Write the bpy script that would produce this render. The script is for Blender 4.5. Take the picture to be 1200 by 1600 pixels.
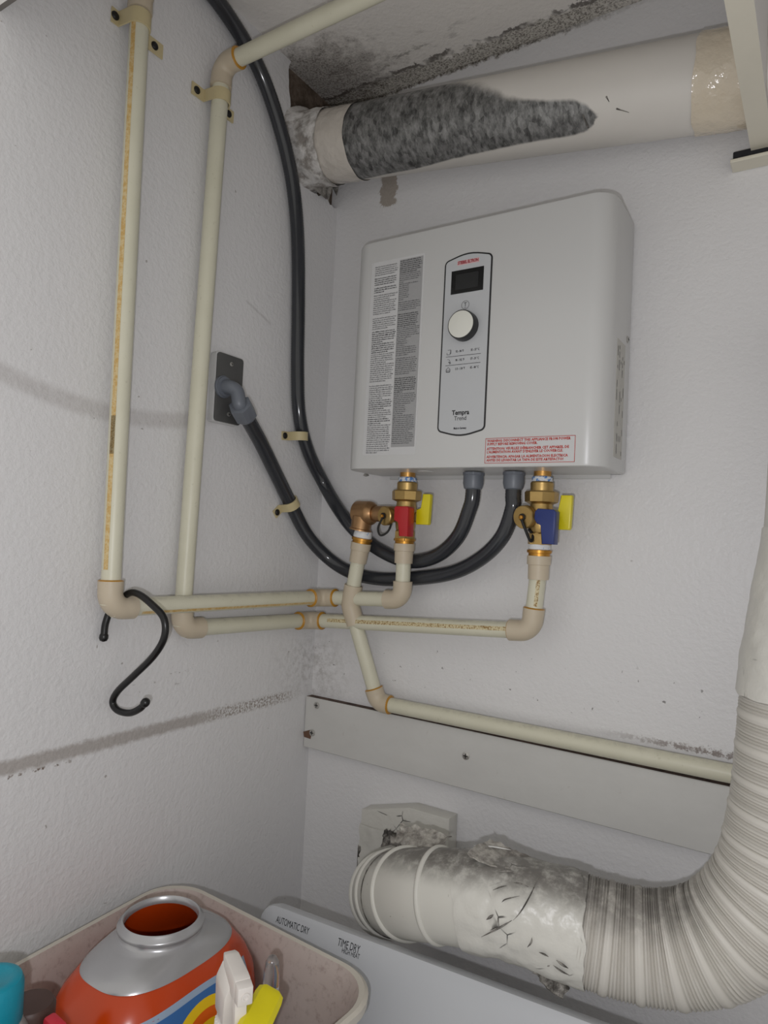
import bpy, bmesh, math, random
from mathutils import Vector, Matrix, noise

for o in list(bpy.data.objects):
    bpy.data.objects.remove(o)
SC = bpy.context.scene
COL = SC.collection
PI = math.pi

# ------------------------------------------------------------------ camera
cam_d = bpy.data.cameras.new('camera')
cam = bpy.data.objects.new('camera', cam_d); COL.objects.link(cam)
cam_d.sensor_fit = 'VERTICAL'
cam_d.sensor_height = 36.0
cam_d.lens = 36.0 * 1073.33 / 1600.0
cam_d.clip_start = 0.02
cam.matrix_world = Matrix(((0.841299, -0.022535, 0.5401, 0.792998), (0.538285, -0.056847, -0.840844, -1.017613), (0.049652, 0.998129, -0.035695, 1.393987), (0.0, 0.0, 0.0, 1.0)))
SC.camera = cam

# ------------------------------------------------------------------ light
world = bpy.data.worlds.new('world'); SC.world = world
world.use_nodes = True
wbg = world.node_tree.nodes['Background']
wbg.inputs[0].default_value = (1.0, 0.975, 0.915, 1)
wbg.inputs[1].default_value = 0.66

lamp_d = bpy.data.lights.new('phone_torch', 'POINT')
lamp_d.energy = 7.6
lamp_d.color = (0.985, 0.985, 1.035)
lamp_d.shadow_soft_size = 0.006
lamp = bpy.data.objects.new('phone_torch', lamp_d); COL.objects.link(lamp)
lamp.location = (0.7688, -1.0312, 1.3476)

SC.view_settings.view_transform = 'Standard'
SC.view_settings.look = 'None'
SC.view_settings.exposure = 0.0
SC.view_settings.gamma = 1.0
SC.view_settings.use_curve_mapping = False

# ------------------------------------------------------------------ node helpers
class NB:
    """small wrapper to write node graphs as expressions"""
    def __init__(s, name, rough=0.5, metal=0.0, spec=0.5):
        s.m = bpy.data.materials.new(name); s.m.use_nodes = True
        s.t = s.m.node_tree; s.b = s.t.nodes['Principled BSDF']
        s.b.inputs['Roughness'].default_value = rough
        s.b.inputs['Metallic'].default_value = metal
        s.b.inputs['Specular IOR Level'].default_value = spec
        g = s.t.nodes.new('ShaderNodeNewGeometry')
        s.P = g.outputs['Position']; s.N = g.outputs['Normal']
        x = s.t.nodes.new('ShaderNodeSeparateXYZ'); s.t.links.new(s.P, x.inputs[0])
        s.x, s.y, s.z = x.outputs
        nn = s.t.nodes.new('ShaderNodeSeparateXYZ'); s.t.links.new(s.N, nn.inputs[0])
        s.nx, s.ny, s.nz = nn.outputs
    def put(s, sock, v):
        if v is None: return
        if isinstance(v, (int, float)): sock.default_value = v
        elif isinstance(v, (tuple, list)):
            sock.default_value = tuple(v) + ((1,) if len(v) == 3 and len(sock.default_value) == 4 else ())
        else: s.t.links.new(v, sock)
    def math(s, op, a, b=None, c=None):
        n = s.t.nodes.new('ShaderNodeMath'); n.operation = op
        for i, v in enumerate((a, b, c)): s.put(n.inputs[i], v)
        return n.outputs[0]
    def add(s, a, b): return s.math('ADD', a, b)
    def sub(s, a, b): return s.math('SUBTRACT', a, b)
    def mul(s, a, b): return s.math('MULTIPLY', a, b)
    def mx(s, a, b): return s.math('MAXIMUM', a, b)
    def step(s, v, a, b):
        n = s.t.nodes.new('ShaderNodeMapRange'); n.interpolation_type = 'SMOOTHSTEP'
        s.put(n.inputs['Value'], v)
        lo, hi = (a, b) if a < b else (b, a)
        n.inputs['From Min'].default_value = lo; n.inputs['From Max'].default_value = hi
        n.inputs['To Min'].default_value = 0 if a < b else 1
        n.inputs['To Max'].default_value = 1 if a < b else 0
        return n.outputs[0]
    def box(s, v, a, b, soft=0.004):
        return s.mul(s.step(v, a - soft, a + soft), s.step(v, b + soft, b - soft))
    def noise(s, scale, detail=3, rough=0.55, vec=None, stretch=None, off=None):
        n = s.t.nodes.new('ShaderNodeTexNoise'); n.inputs['Scale'].default_value = scale
        n.inputs['Detail'].default_value = detail; n.inputs['Roughness'].default_value = rough
        v = vec or s.P
        if stretch or off:
            mp = s.t.nodes.new('ShaderNodeMapping'); s.t.links.new(v, mp.inputs[0])
            if stretch: mp.inputs['Scale'].default_value = stretch
            if off: mp.inputs['Location'].default_value = off
            v = mp.outputs[0]
        s.t.links.new(v, n.inputs['Vector'])
        return n.outputs['Fac']
    def voro(s, scale, feature='F1', out='Distance', stretch=None):
        n = s.t.nodes.new('ShaderNodeTexVoronoi'); n.feature = feature; n.inputs['Scale'].default_value = scale
        v = s.P
        if stretch:
            mp = s.t.nodes.new('ShaderNodeMapping'); s.t.links.new(v, mp.inputs[0]); mp.inputs['Scale'].default_value = stretch; v = mp.outputs[0]
        s.t.links.new(v, n.inputs['Vector'])
        return n.outputs[out]
    def mix(s, f, a, b):
        n = s.t.nodes.new('ShaderNodeMix'); n.data_type = 'RGBA'
        s.put(n.inputs[0], f); s.put(n.inputs[6], a); s.put(n.inputs[7], b)
        return n.outputs[2]
    def fmix(s, f, a, b):
        return s.add(s.mul(s.sub(1.0, f), a), s.mul(f, b))
    def attr(s, name):
        n = s.t.nodes.new('ShaderNodeAttribute'); n.attribute_name = name
        return n.outputs['Fac']
    def bump(s, h, strength=0.3, dist=0.002):
        n = s.t.nodes.new('ShaderNodeBump'); n.inputs['Strength'].default_value = strength
        n.inputs['Distance'].default_value = dist
        s.put(n.inputs['Height'], h); s.t.links.new(n.outputs[0], s.b.inputs['Normal'])
    def color(s, c): s.put(s.b.inputs['Base Color'], c)
    def rough(s, c): s.put(s.b.inputs['Roughness'], c)
    def metal(s, c): s.put(s.b.inputs['Metallic'], c)

def srgb(r, g, b):
    f = lambda c: (c/255/12.92) if c/255 <= .04045 else ((c/255+.055)/1.055)**2.4
    return (f(r), f(g), f(b), 1)

def plain(name, c, rough=0.5, metal=0.0, spec=0.5, vary=0.06, scale=60, bump=0.0):
    M = NB(name, rough, metal, spec)
    n = M.noise(scale, 3)
    d = tuple(x*(1-vary) for x in c[:3]) + (1,); l = tuple(min(1, x*(1+vary)) for x in c[:3]) + (1,)
    M.color(M.mix(n, d, l))
    if bump: M.bump(M.noise(scale*6, 2), bump, 0.001)
    return M.m

# ------------------------------------------------------------------ materials
WHITE = srgb(222, 221, 222)
def wall_base(name, c=WHITE):
    M = NB(name, 0.42, 0, 0.35)
    big = M.noise(3.0, 3)
    col = M.mix(big, tuple(x*0.93 for x in c[:3]) + (1,), c)
    peel = M.add(M.mul(M.noise(150, 2), 0.7), M.mul(M.noise(60, 2), 0.5))
    M.bump(peel, 0.40, 0.0038)
    M.rough(M.fmix(M.noise(220, 2), 0.32, 0.52))
    return M, col

# left wall: dirty seam band, faint marks, painted shadow arc
M, col = wall_base('painted_drywall_left')
brk = M.noise(90, 4, .7)
fine = M.noise(260, 3, .7)
zz = M.add(M.z, M.mul(M.sub(brk, .5), 0.012))
band = M.mul(M.box(zz, 1.0955, 1.1125, .004), M.step(M.y, -0.02, -0.10))
band = M.mul(band, M.fmix(M.step(M.y, -0.30, -0.20), 0.72, M.mul(M.step(fine, .45, .56), 1.0)))
col = M.mix(band, col, M.mix(fine, srgb(128, 119, 112), srgb(172, 164, 158)))
edge = M.mul(M.box(zz, 1.0915, 1.095, .0012), M.mul(M.step(M.y, -.44, -.52), M.step(brk, .50, .62)))
col = M.mix(edge, col, srgb(112, 96, 84))
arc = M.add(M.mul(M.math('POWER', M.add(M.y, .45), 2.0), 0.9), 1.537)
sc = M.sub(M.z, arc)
arc_shadow = M.mul(M.box(sc, -.010, .012, .006), M.mul(M.step(M.y, -.18, -.34), M.fmix(brk, .15, .5)))
col = M.mix(arc_shadow, col, srgb(150, 142, 138))  # faint curved shadow painted into the wall colour
sm = M.mul(M.box(M.y, -.40, -.28, .02), M.mul(M.box(M.add(M.z, M.mul(M.y, -.06)), 1.183, 1.206, .006), M.step(M.noise(120, 4, .7, stretch=(1, .35, 1)),   .60, .68)))
col = M.mix(M.mul(sm, .6), col, srgb(96, 84, 72))
spk = M.step(M.noise(75, 2, .5, off=(3, 1, 2)), .74, .78)
col = M.mix(M.mul(spk, .6), col, srgb(130, 122, 114))
scr = M.mul(M.box(M.add(M.z, M.mul(M.y, .35)), 1.682, 1.686, .0015), M.box(M.y, -.225, -.165, .004))
col = M.mix(M.mul(scr, .22), col, srgb(120, 112, 106))
cornerd = M.mul(M.step(M.y, -.16, 0.0), M.mul(M.box(M.z, 1.11, 1.2, .03), M.step(brk, .4, .7)))
col = M.mix(M.mul(cornerd, .45), col, srgb(130, 124, 118))
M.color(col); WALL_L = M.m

# back wall: bare patch under duct, torn edge over low pipe, specks
M, col = wall_base('painted_drywall_back')
brk = M.noise(70, 4, .7); fine = M.noise(240, 3, .7)
xx = M.add(M.x, M.mul(M.sub(brk, .5), .03)); zz = M.add(M.z, M.mul(M.sub(brk, .5), .03))
patch = M.mul(M.box(xx, .098, .132, .002), M.box(zz, 1.992, 2.06, .002))
col = M.mix(patch, col, M.mix(fine, srgb(150, 142, 134), srgb(176, 168, 160)))
torn = M.mul(M.box(M.add(M.z, M.mul(M.sub(fine, .5), .018)), 1.1265, 1.1335, .0015), M.mul(M.step(M.x, .50, .66), M.step(brk, .40, .52)))
col = M.mix(M.mul(torn, .75), col, srgb(104, 86, 76))
soot = M.mul(M.step(M.x, .12, 0.0), M.mul(M.box(M.z, 1.09, 1.2, .03), M.step(brk, .35, .75)))
col = M.mix(M.mul(soot, .6), col, srgb(128, 122, 114))
spk = M.mul(M.step(M.noise(85, 3, .6, off=(1.3, 0, 2)), .67, .70), M.box(M.z, 1.14, 1.22, .02))
col = M.mix(M.mul(spk, .75), col, srgb(96, 92, 90))
top = M.mul(M.step(M.add(M.z, M.mul(M.sub(brk, .5), .03)), 2.196, 2.203), M.step(M.x, .62, .35))
col = M.mix(top, col, M.mix(M.step(fine, .42, .6), srgb(88, 82, 76), srgb(172, 168, 162)))
spk2 = M.step(M.noise(60, 2, .5, off=(7, 1, 2)), .76, .80)
col = M.mix(M.mul(spk2, .4), col, srgb(130, 124, 120))
M.color(col); WALL_B = M.m

# ceiling: ragged dirty strip beside the back wall and soot by the hole
M, col = wall_base('painted_ceiling', srgb(238, 234, 229))
brk = M.noise(55, 5, .7); fine = M.noise(330, 3, .75)
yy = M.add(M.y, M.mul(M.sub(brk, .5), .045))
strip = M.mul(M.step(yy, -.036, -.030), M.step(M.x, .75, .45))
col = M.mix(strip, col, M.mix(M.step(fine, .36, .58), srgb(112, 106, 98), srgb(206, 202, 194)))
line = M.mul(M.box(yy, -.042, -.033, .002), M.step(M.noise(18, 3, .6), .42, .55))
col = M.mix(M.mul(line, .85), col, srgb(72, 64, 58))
dsoot = M.math('POWER', M.add(M.math('POWER', M.mul(M.x, 5.5), 2.0), M.math('POWER', M.mul(M.add(M.y, .08), 8.0), 2.0)), .5)
soot = M.mul(M.step(M.add(dsoot, M.mul(M.sub(brk, .5), 1.3)), 1.05, .35), M.fmix(M.step(fine, .35, .6), 1.0, .55))
col = M.mix(M.mul(soot, .85), col, srgb(70, 60, 52))
st2 = M.mul(M.box(yy, -.10, -.055, .012), M.mul(M.step(M.x, .40, .1), M.step(M.noise(45, 4, .75, stretch=(.5, 1.4, 1)), .52, .66)))
col = M.mix(M.mul(st2, .7), col, srgb(92, 86, 80))
M.color(col); CEIL = M.m

M = NB('bare_wallboard_recess', .85)
n1 = M.noise(40, 5, .7); n2 = M.noise(220, 3, .7)
col = M.mix(M.step(n1, .35, .65), srgb(70, 58, 47), srgb(112, 98, 86))
col = M.mix(M.step(n2, .66, .74), col, srgb(160, 152, 144))
M.color(col); M.bump(n1, .6, .004); RECESS = M.m

M = NB('painted_board', .4, 0, .4)
n1 = M.noise(26, 4, .6, stretch=(.5, 1, 1)); n2 = M.noise(60, 3)
col = M.mix(n1, srgb(194, 193, 190), srgb(208, 207, 204))
col = M.mix(M.mul(M.step(n2, .66, .8), .35), col, srgb(168, 160, 152))
M.color(col); M.bump(M.noise(90, 2), .12, .002); BOARD = M.m
M = NB('dirty_board_top', .9)
n1 = M.noise(60, 5, .7)
M.color(M.mix(M.step(n1, .3, .7), srgb(58, 44, 38), srgb(104, 84, 74))); M.bump(n1, .6, .003); BOARD_TOP = M.m

def pipe_mat(name, a, b):
    M = NB(name, .38, 0, .45)
    n = M.noise(22, 3); d = M.noise(140, 3, .7)
    col = M.mix(n, a, b)
    col = M.mix(M.mul(M.step(d, .62, .75), .25), col, srgb(150, 142, 112))
    dust = M.mul(M.step(M.nz, .5, .95), M.step(M.noise(60, 4, .7), .42, .7))
    col = M.mix(M.mul(dust, .35), col, srgb(150, 145, 136))
    M.color(col); return M.m
PIPE = pipe_mat('cream_plastic_pipe', srgb(202, 199, 178), srgb(214, 211, 192))
FITTING = plain('tan_plastic_fitting', srgb(194, 181, 160), .42, 0, .4, .05, 30)
STRAP = plain('yellowed_plastic_strap', srgb(198, 184, 144), .45, 0, .4, .08, 50)
M = NB('pipe_print', .5)
wn = M.noise(170, 4, .8)
M.color(M.mix(M.step(wn, .40, .60), srgb(196, 160, 96), srgb(208, 188, 142))); PRINT = M.m
M = NB('pipe_print_dark', .5)
wn = M.noise(420, 3, .8)
M.color(M.mix(M.step(wn, .42, .52), srgb(140, 108, 56), srgb(206, 194, 158))); PRINT2 = M.m
PRIMER = plain('amber_cement', srgb(178, 128, 40), .3, 0, .5, .25, 160)
BLACK = plain('black_coated_steel', srgb(15, 15, 16), .3, 0, .5, .1)
SCREWM = plain('dark_screw', srgb(30, 28, 28), .5, .3, .5, .1)
STEEL = plain('zinc_screw', srgb(190, 188, 184), .35, .8, .5, .1)
M = NB('grey_conduit', .14, 0, .6)
M.color(M.mix(M.noise(40, 3), srgb(42, 44, 49), srgb(50, 52, 57))); CONDUIT = M.m
CONN = plain('grey_conduit_fitting', srgb(104, 109, 118), .38, 0, .5, .06, 40)
M = NB('galvanised_box', .5, .3)
M.color(M.mix(M.noise(30, 4), srgb(84, 84, 84), srgb(98, 98, 97))); BOXM = M.m
BOXSIDE = plain('galvanised_rim', srgb(214, 214, 214), .35, .3, .5, .05)

M = NB('white_enamel', .3, 0, .45)
M.color(M.mix(M.noise(4, 2), srgb(196, 196, 196), srgb(201, 201, 200))); ENAMEL = M.m
SIDE_LABEL = plain('grey_label', srgb(186, 184, 178), .5, 0, .4, .05)
SHEET = plain('label_white', srgb(201, 201, 202), .35, 0, .4, .02)
SHEETG = plain('label_grey', srgb(160, 160, 161), .35, 0, .4, .02)
INK = plain('black_ink', srgb(38, 38, 40), .5, 0, .3, .1)
INKG = plain('grey_ink', srgb(92, 92, 94), .5, 0, .3, .1)
RED_INK = plain('red_ink', srgb(186, 62, 52), .5, 0, .3, .05)
BRAND_RED = plain('dark_red_ink', srgb(150, 40, 52), .5, 0, .3, .05)
BRAND_BG = plain('pale_red_ink', srgb(216, 176, 178), .5, 0, .3, .03)
PANEL = plain('panel_white', srgb(188, 190, 193), .32, 0, .45, .02)
PANEL_EDGE = plain('panel_black', srgb(34, 34, 36), .35, 0, .5, .05)
SCREEN = plain('dark_display', srgb(24, 25, 26), .12, 0, .5, .05)
SCREEN2 = plain('display_glass', srgb(42, 43, 44), .15, 0, .5, .05)
KNOBF = plain('knob_face', srgb(222, 222, 214), .4, 0, .4, .02)
def brass(name, a, b):
    M = NB(name, .33, .85)
    n = M.noise(70, 4, .6); M.color(M.mix(n, a, b)); M.rough(M.fmix(M.noise(160, 3), .25, .5)); M.bump(M.noise(400, 2), .08, .001)
    return M.m
BRASS = brass('aged_brass', srgb(168, 138, 84), srgb(200, 170, 112))
BRONZE = brass('brown_bronze', srgb(150, 116, 82), srgb(184, 146, 106))
BRASSRING = brass('amber_brass', srgb(176, 122, 48), srgb(206, 156, 76))
COPPER = brass('copper', srgb(190, 140, 74), srgb(214, 168, 100))
M = NB('thread_tape', .5)
M.color(M.mix(M.step(M.noise(190, 3, .6), .50, .56), srgb(214, 218, 224), srgb(84, 132, 196))); TAPE = M.m
M = NB('thread_tape_pale', .5)
M.color(M.mix(M.step(M.noise(190, 3, .6), .60, .66), srgb(220, 222, 224), srgb(120, 156, 206))); TAPE2 = M.m
REDP = plain('red_plastic', srgb(176, 26, 34), .35, 0, .5, .06)
BLUEP = plain('blue_plastic', srgb(24, 44, 110), .35, 0, .5, .06)
YELP = plain('yellow_plastic', srgb(216, 202, 20), .35, 0, .5, .06)
BLACKP = plain('black_rubber', srgb(22, 21, 21), .5, 0, .4, .1)

# dryer hose, foil, duct
def dusty(M, col, top=.75, c=srgb(98, 94, 90), lo=.35):
    up = M.attr('up')
    d = M.mul(M.step(up, lo, .95), M.fmix(M.step(M.add(M.noise(55, 5, .7), M.mul(up, .12)), .36, .70), .25, 1.0))
    return M.mix(M.mul(d, top), col, c)
M = NB('white_hose', .45, 0, .4)
col = M.mix(M.noise(12, 3), srgb(197, 193, 185), srgb(207, 203, 196))
col = M.mix(M.mul(M.attr('groove'), .38), col, srgb(138, 134, 126))
M.color(dusty(M, col, .75, srgb(104, 100, 96), .25)); HOSE = M.m
M = NB('white_elbow_paint', .42, 0, .4)
col = M.mix(M.noise(14, 3), srgb(196, 194, 186), srgb(206, 204, 197))
col = M.mix(M.mul(M.step(M.noise(90, 3, .6), .68, .74), .7), col, srgb(128, 120, 108))
M.color(dusty(M, col, .9, srgb(92, 88, 84), .45)); ELBOW = M.m
M = NB('white_foil_tape', .34, 0, .5)
col = M.mix(M.noise(16, 3), srgb(196, 194, 187), srgb(210, 208, 201))
col = dusty(M, col, .9, srgb(96, 92, 88), .45)
cr = M.voro(26, 'DISTANCE_TO_EDGE')
crack = M.mul(M.step(cr, .020, .008), M.step(M.noise(20, 2, .5, off=(9, 2, 4)), .60, .66))
col = M.mix(crack, col, srgb(96, 94, 92))
M.color(col); M.metal(M.mul(crack, .85)); M.bump(M.add(M.noise(50, 3), M.mul(cr, .5)), .35, .005); FOIL = M.m
M = NB('dusty_foil', .45, .15)
n1 = M.noise(50, 5, .7); n2 = M.noise(140, 3, .6)
M.color(M.mix(M.step(n1, .30, .70), srgb(112, 107, 102), srgb(196, 192, 184))); M.bump(n2, .4, .004); DUSTYFOIL = M.m
SILVERFOIL = plain('bare_foil', srgb(220, 220, 218), .25, .7, .5, .1, 200)
M = NB('torn_dark_foil', .5, .3)
n1 = M.noise(60, 4, .7)
M.color(M.mix(M.step(n1, .35, .65), srgb(66, 62, 58), srgb(150, 146, 140))); M.bump(n1, .7, .006); TORN = M.m

M = NB('painted_galvanised_duct', .4)
raw = M.attr('bare'); edge = M.noise(50, 4, .7)
m = M.step(M.add(raw, M.mul(M.sub(edge, .5), .35)), .28, .72)
v = M.voro(120, 'F1', 'Color', stretch=(1.2, .8, .8)); sv = M.t.nodes.new('ShaderNodeSeparateColor'); M.t.links.new(v, sv.inputs[0])
n1 = M.noise(60, 4, .7, stretch=(1.2, .8, .8))
zinc = M.mix(M.step(M.add(M.mul(sv.outputs[0], .16), M.mul(M.noise(75, 5, .72, stretch=(1.5, .7, .7)), .9)), .24, .86), srgb(52, 52, 52), srgb(166, 166, 165))
white = M.mix(M.noise(8, 3), srgb(204, 200, 194), srgb(218, 214, 208))
M.color(M.mix(m, white, zinc)); M.metal(M.mul(m, .45)); M.rough(M.fmix(m, .38, .5)); DUCT = M.m
M = NB('clear_packing_tape', .16, 0, .6)
n1 = M.noise(40, 3)
M.color(M.mix(n1, srgb(192, 184, 174), srgb(212, 206, 198))); M.bump(M.add(M.noise(70, 3, .6), M.mul(M.voro(60, 'F1'), .6)), .5, .004); CLEARTAPE = M.m
M = NB('brown_packing_tape', .16, 0, .6)
n1 = M.noise(30, 3)
M.color(M.mix(n1, srgb(206, 192, 170), srgb(216, 206, 188))); M.bump(M.add(M.noise(60, 3, .6), M.mul(M.voro(50, 'F1'), .6)), .6, .004); TANTAPE = M.m
M = NB('joint_compound', .7)
n1 = M.noise(45, 4, .65)
M.color(M.mix(M.step(n1, .35, .6), srgb(150, 144, 138), srgb(218, 215, 212))); M.bump(n1, .8, .006); COMPOUND = M.m

PANELM = plain('cream_melamine', srgb(214, 209, 194), .45, 0, .4, .03, 20)
M = NB('pegboard_face', .5)
dot = M.step(M.voro(26, 'F1'), .10, .06)
M.color(M.mix(dot, srgb(214, 211, 208), srgb(128, 124, 120))); PEG = M.m
FOAM = plain('black_foam', srgb(38, 38, 42), .8, 0, .3, .15, 90)

APPL = plain('dryer_enamel', srgb(179, 181, 185), .3, 0, .5, .02, 5)
APPL_EDGE = plain('dryer_trim', srgb(150, 150, 150), .4, 0, .5, .05)
M = NB('stained_basket', .5, 0, .35)
n1 = M.noise(16, 5, .65); n2 = M.noise(110, 4, .7)
col = M.mix(n1, srgb(172, 158, 151), srgb(190, 179, 173))
col = M.mix(M.mul(M.step(n2, .48, .75), .55), col, srgb(140, 123, 116))
col = M.mix(M.step(M.noise(70, 2, .5, off=(5, 2, 1)), .76, .79), col, srgb(90, 76, 70))
M.color(col); BASKET = M.m
RIM = plain('basket_rim', srgb(196, 190, 179), .4, 0, .4, .06, 20)
ORANGE = plain('orange_plastic', srgb(190, 62, 6), .22, 0, .5, .06, 14)
ORANGE_IN = plain('orange_inner', srgb(182, 62, 12), .35, 0, .4, .06, 14)
SILVER = plain('silver_plastic', srgb(176, 176, 178), .27, .55, .5, .03, 40)
TEAL = plain('teal_plastic', srgb(14, 136, 158), .4, 0, .45, .08, 60, .25)
CLEARG = NB('clear_plastic', .08)
CLEARG.b.inputs['Transmission Weight'].default_value = .9
CLEARG.color(srgb(225, 222, 222)); CLEARG = CLEARG.m
BROWNP = plain('dark_brown_plastic', srgb(70, 48, 42), .45, 0, .4, .15)
PINKRED = plain('red_cloth_plastic', srgb(196, 44, 60), .5, 0, .4, .06)
SPRAYW = plain('white_sprayer', srgb(222, 216, 210), .4, 0, .45, .03)
LBLUE = plain('label_blue', srgb(54, 104, 164), .35, 0, .4, .05)
LPALE = plain('label_silver_blue', srgb(150, 168, 190), .35, 0, .4, .05)
LYEL = plain('label_yellow', srgb(236, 196, 24), .35, 0, .4, .05)
LORA = plain('label_orange', srgb(222, 96, 14), .35, 0, .4, .05)
LNAVY = plain('label_navy', srgb(20, 30, 72), .35, 0, .4, .05)
LWHITE = plain('label_whiteink', srgb(232, 230, 228), .35, 0, .4, .02)

# ------------------------------------------------------------------ geometry helpers
def tag(o, label=None, cat=None, group=None, kind=None):
    for k, v in (('label', label), ('category', cat), ('group', group), ('kind', kind)):
        if v: o[k] = v
    return o

def thing(name, loc, label, cat, group=None):
    o = bpy.data.objects.new(name, None); COL.objects.link(o)
    o.empty_display_size = .02
    o.location = loc
    return tag(o, label, cat, group)

def wloc(o):
    v = Vector(o.location)
    while o.parent: o = o.parent; v += o.location
    return v

def emit(name, bm, mats, parent=None, smooth=35, label=None, kind=None):
    """links a bmesh given in world coordinates as one object, child of parent"""
    if parent is not None:
        bmesh.ops.translate(bm, vec=-wloc(parent), verts=bm.verts)
    bmesh.ops.recalc_face_normals(bm, faces=bm.faces)
    me = bpy.data.meshes.new(name); bm.to_mesh(me); bm.free()
    if not isinstance(mats, (list, tuple)): mats = [mats]
    for m in mats: me.materials.append(m)
    o = bpy.data.objects.new(name, me); COL.objects.link(o)
    if parent is not None: o.parent = parent
    if smooth:
        for p in me.polygons: p.use_smooth = True
        me.set_sharp_from_angle(angle=math.radians(smooth))
    tag(o, label=label, kind=kind)
    return o

def V(*a): return Vector(a)

def box(bm, lo, hi, bev=0, seg=2, mat=0):
    lo = Vector(lo); hi = Vector(hi)
    r = bmesh.ops.create_cube(bm, size=1)
    vs = r['verts']
    for v in vs:
        v.co = Vector(((lo.x+hi.x)/2 + v.co.x*(hi.x-lo.x), (lo.y+hi.y)/2 + v.co.y*(hi.y-lo.y), (lo.z+hi.z)/2 + v.co.z*(hi.z-lo.z)))
    fs = {f for v in vs for f in v.link_faces}
    for f in fs: f.material_index = mat
    if bev:
        es = list({e for v in vs for e in v.link_edges})
        bmesh.ops.bevel(bm, geom=es, offset=bev, segments=seg, profile=.5, affect='EDGES')
    return bm

def frames(pts):
    pts = [Vector(p) for p in pts]; n = len(pts); T = []
    for i in range(n):
        a = pts[max(i-1, 0)]; b = pts[min(i+1, n-1)]
        T.append((b-a).normalized())
    up = Vector((0, 0, 1)) if abs(T[0].z) < .9 else Vector((0, 1, 0))
    u = (up - T[0]*up.dot(T[0])).normalized(); out = []
    for i in range(n):
        u = (u - T[i]*u.dot(T[i])).normalized()
        out.append((pts[i], u, T[i].cross(u)))
    return out

def tube(bm, pts, r, seg=20, cap=True, mat=0, up=False, groove=None):
    """sweep a circle along pts; r is a number, a list or a function (i, angle)"""
    if up: ul = bm.verts.layers.float.new('up')
    if groove: gl = bm.verts.layers.float.new('groove')
    fr = frames(pts); rings = []
    for i, (p, u, w) in enumerate(fr):
        ring = []
        for k in range(seg):
            a = 2*PI*k/seg
            rr = r(i, a) if callable(r) else (r[i] if isinstance(r, (list, tuple)) else r)
            vv = bm.verts.new(p + (u*math.cos(a) + w*math.sin(a))*rr)
            if up: vv[ul] = (u*math.cos(a) + w*math.sin(a)).z
            if groove: vv[gl] = groove(i)
            ring.append(vv)
        rings.append(ring)
    for i in range(len(rings)-1):
        for k in range(seg):
            f = bm.faces.new((rings[i][k], rings[i][(k+1) % seg], rings[i+1][(k+1) % seg], rings[i+1][k])); f.material_index = mat
    if cap:
        for rg in (rings[0], rings[-1]):
            f = bm.faces.new(rg); f.material_index = mat
    return rings

def lathe(bm, org, axis, prof, seg=24, mat=0, closed=True):
    """prof: list of (distance along axis, radius); radius as number or function(angle)"""
    org = Vector(org); ax = Vector(axis).normalized()
    up = Vector((0, 0, 1)) if abs(ax.z) < .9 else Vector((0, -1, 0))
    u = (up - ax*up.dot(ax)).normalized(); w = ax.cross(u); rings = []
    for (d, r) in prof:
        ring = []
        for k in range(seg):
            a = 2*PI*k/seg; rr = r(a) if callable(r) else r
            ring.append(bm.verts.new(org + ax*d + (u*math.cos(a) + w*math.sin(a))*rr))
        rings.append(ring)
    for i in range(len(rings)-1):
        for k in range(seg):
            f = bm.faces.new((rings[i][k], rings[i][(k+1) % seg], rings[i+1][(k+1) % seg], rings[i+1][k])); f.material_index = mat
    if closed:
        for rg in (rings[0], rings[-1]): bm.faces.new(rg).material_index = mat
    return bm

def hexr(r):   # hexagon of across-flats radius r
    return lambda a: r/math.cos(((a + PI/6) % (PI/3)) - PI/6)
def octr(r):
    return lambda a: r/math.cos(((a + PI/8) % (PI/4)) - PI/8)

def smooth_path(pts, n=12):
    P = [Vector(p) for p in pts]; out = []
    for i in range(len(P)-1):
        p0 = P[i-1] if i else P[0]*2 - P[1]; p1 = P[i]; p2 = P[i+1]
        p3 = P[i+2] if i+2 < len(P) else P[-1]*2 - P[-2]
        # centripetal-like chord scaling keeps bends even
        for k in range(n):
            t = k/n
            out.append(.5*((2*p1) + (p2-p0)*t + (2*p0-5*p1+4*p2-p3)*t*t + (3*p1-p0-3*p2+p3)*t**3))
    out.append(P[-1])
    for _ in range(3):
        out = [out[0]] + [(out[i-1] + out[i]*2 + out[i+1])/4 for i in range(1, len(out)-1)] + [out[-1]]
    return out

def resample(pts, step):
    d = [0]
    for a, b in zip(pts, pts[1:]): d.append(d[-1] + (b-a).length)
    n = max(2, int(round(d[-1]/step))); out = []; j = 0
    for i in range(n+1):
        s = d[-1]*i/n
        while j < len(d)-2 and d[j+1] < s: j += 1
        t = (s-d[j])/max(1e-9, d[j+1]-d[j]); out.append(pts[j].lerp(pts[j+1], t))
    return out, d[-1]

def prism(bm, poly, axis, a, b, bev=0, mat=0):
    """extrude a 2D polygon along 'x','y' or 'z' from a to b (poly in the two other axes, in order)"""
    def mk(p, c):
        return {'x': (c, p[0], p[1]), 'y': (p[0], c, p[1]), 'z': (p[0], p[1], c)}[axis]
    va = [bm.verts.new(mk(p, a)) for p in poly]; vb = [bm.verts.new(mk(p, b)) for p in poly]
    fs = [bm.faces.new(va), bm.faces.new(vb)]
    n = len(poly)
    for i in range(n): fs.append(bm.faces.new((va[i], va[(i+1) % n], vb[(i+1) % n], vb[i])))
    for f in fs: f.material_index = mat
    if bev:
        es = list({e for f in fs[:2] for e in f.edges})
        bmesh.ops.bevel(bm, geom=es, offset=bev, segments=2, profile=.5, affect='EDGES')
    return bm

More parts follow.
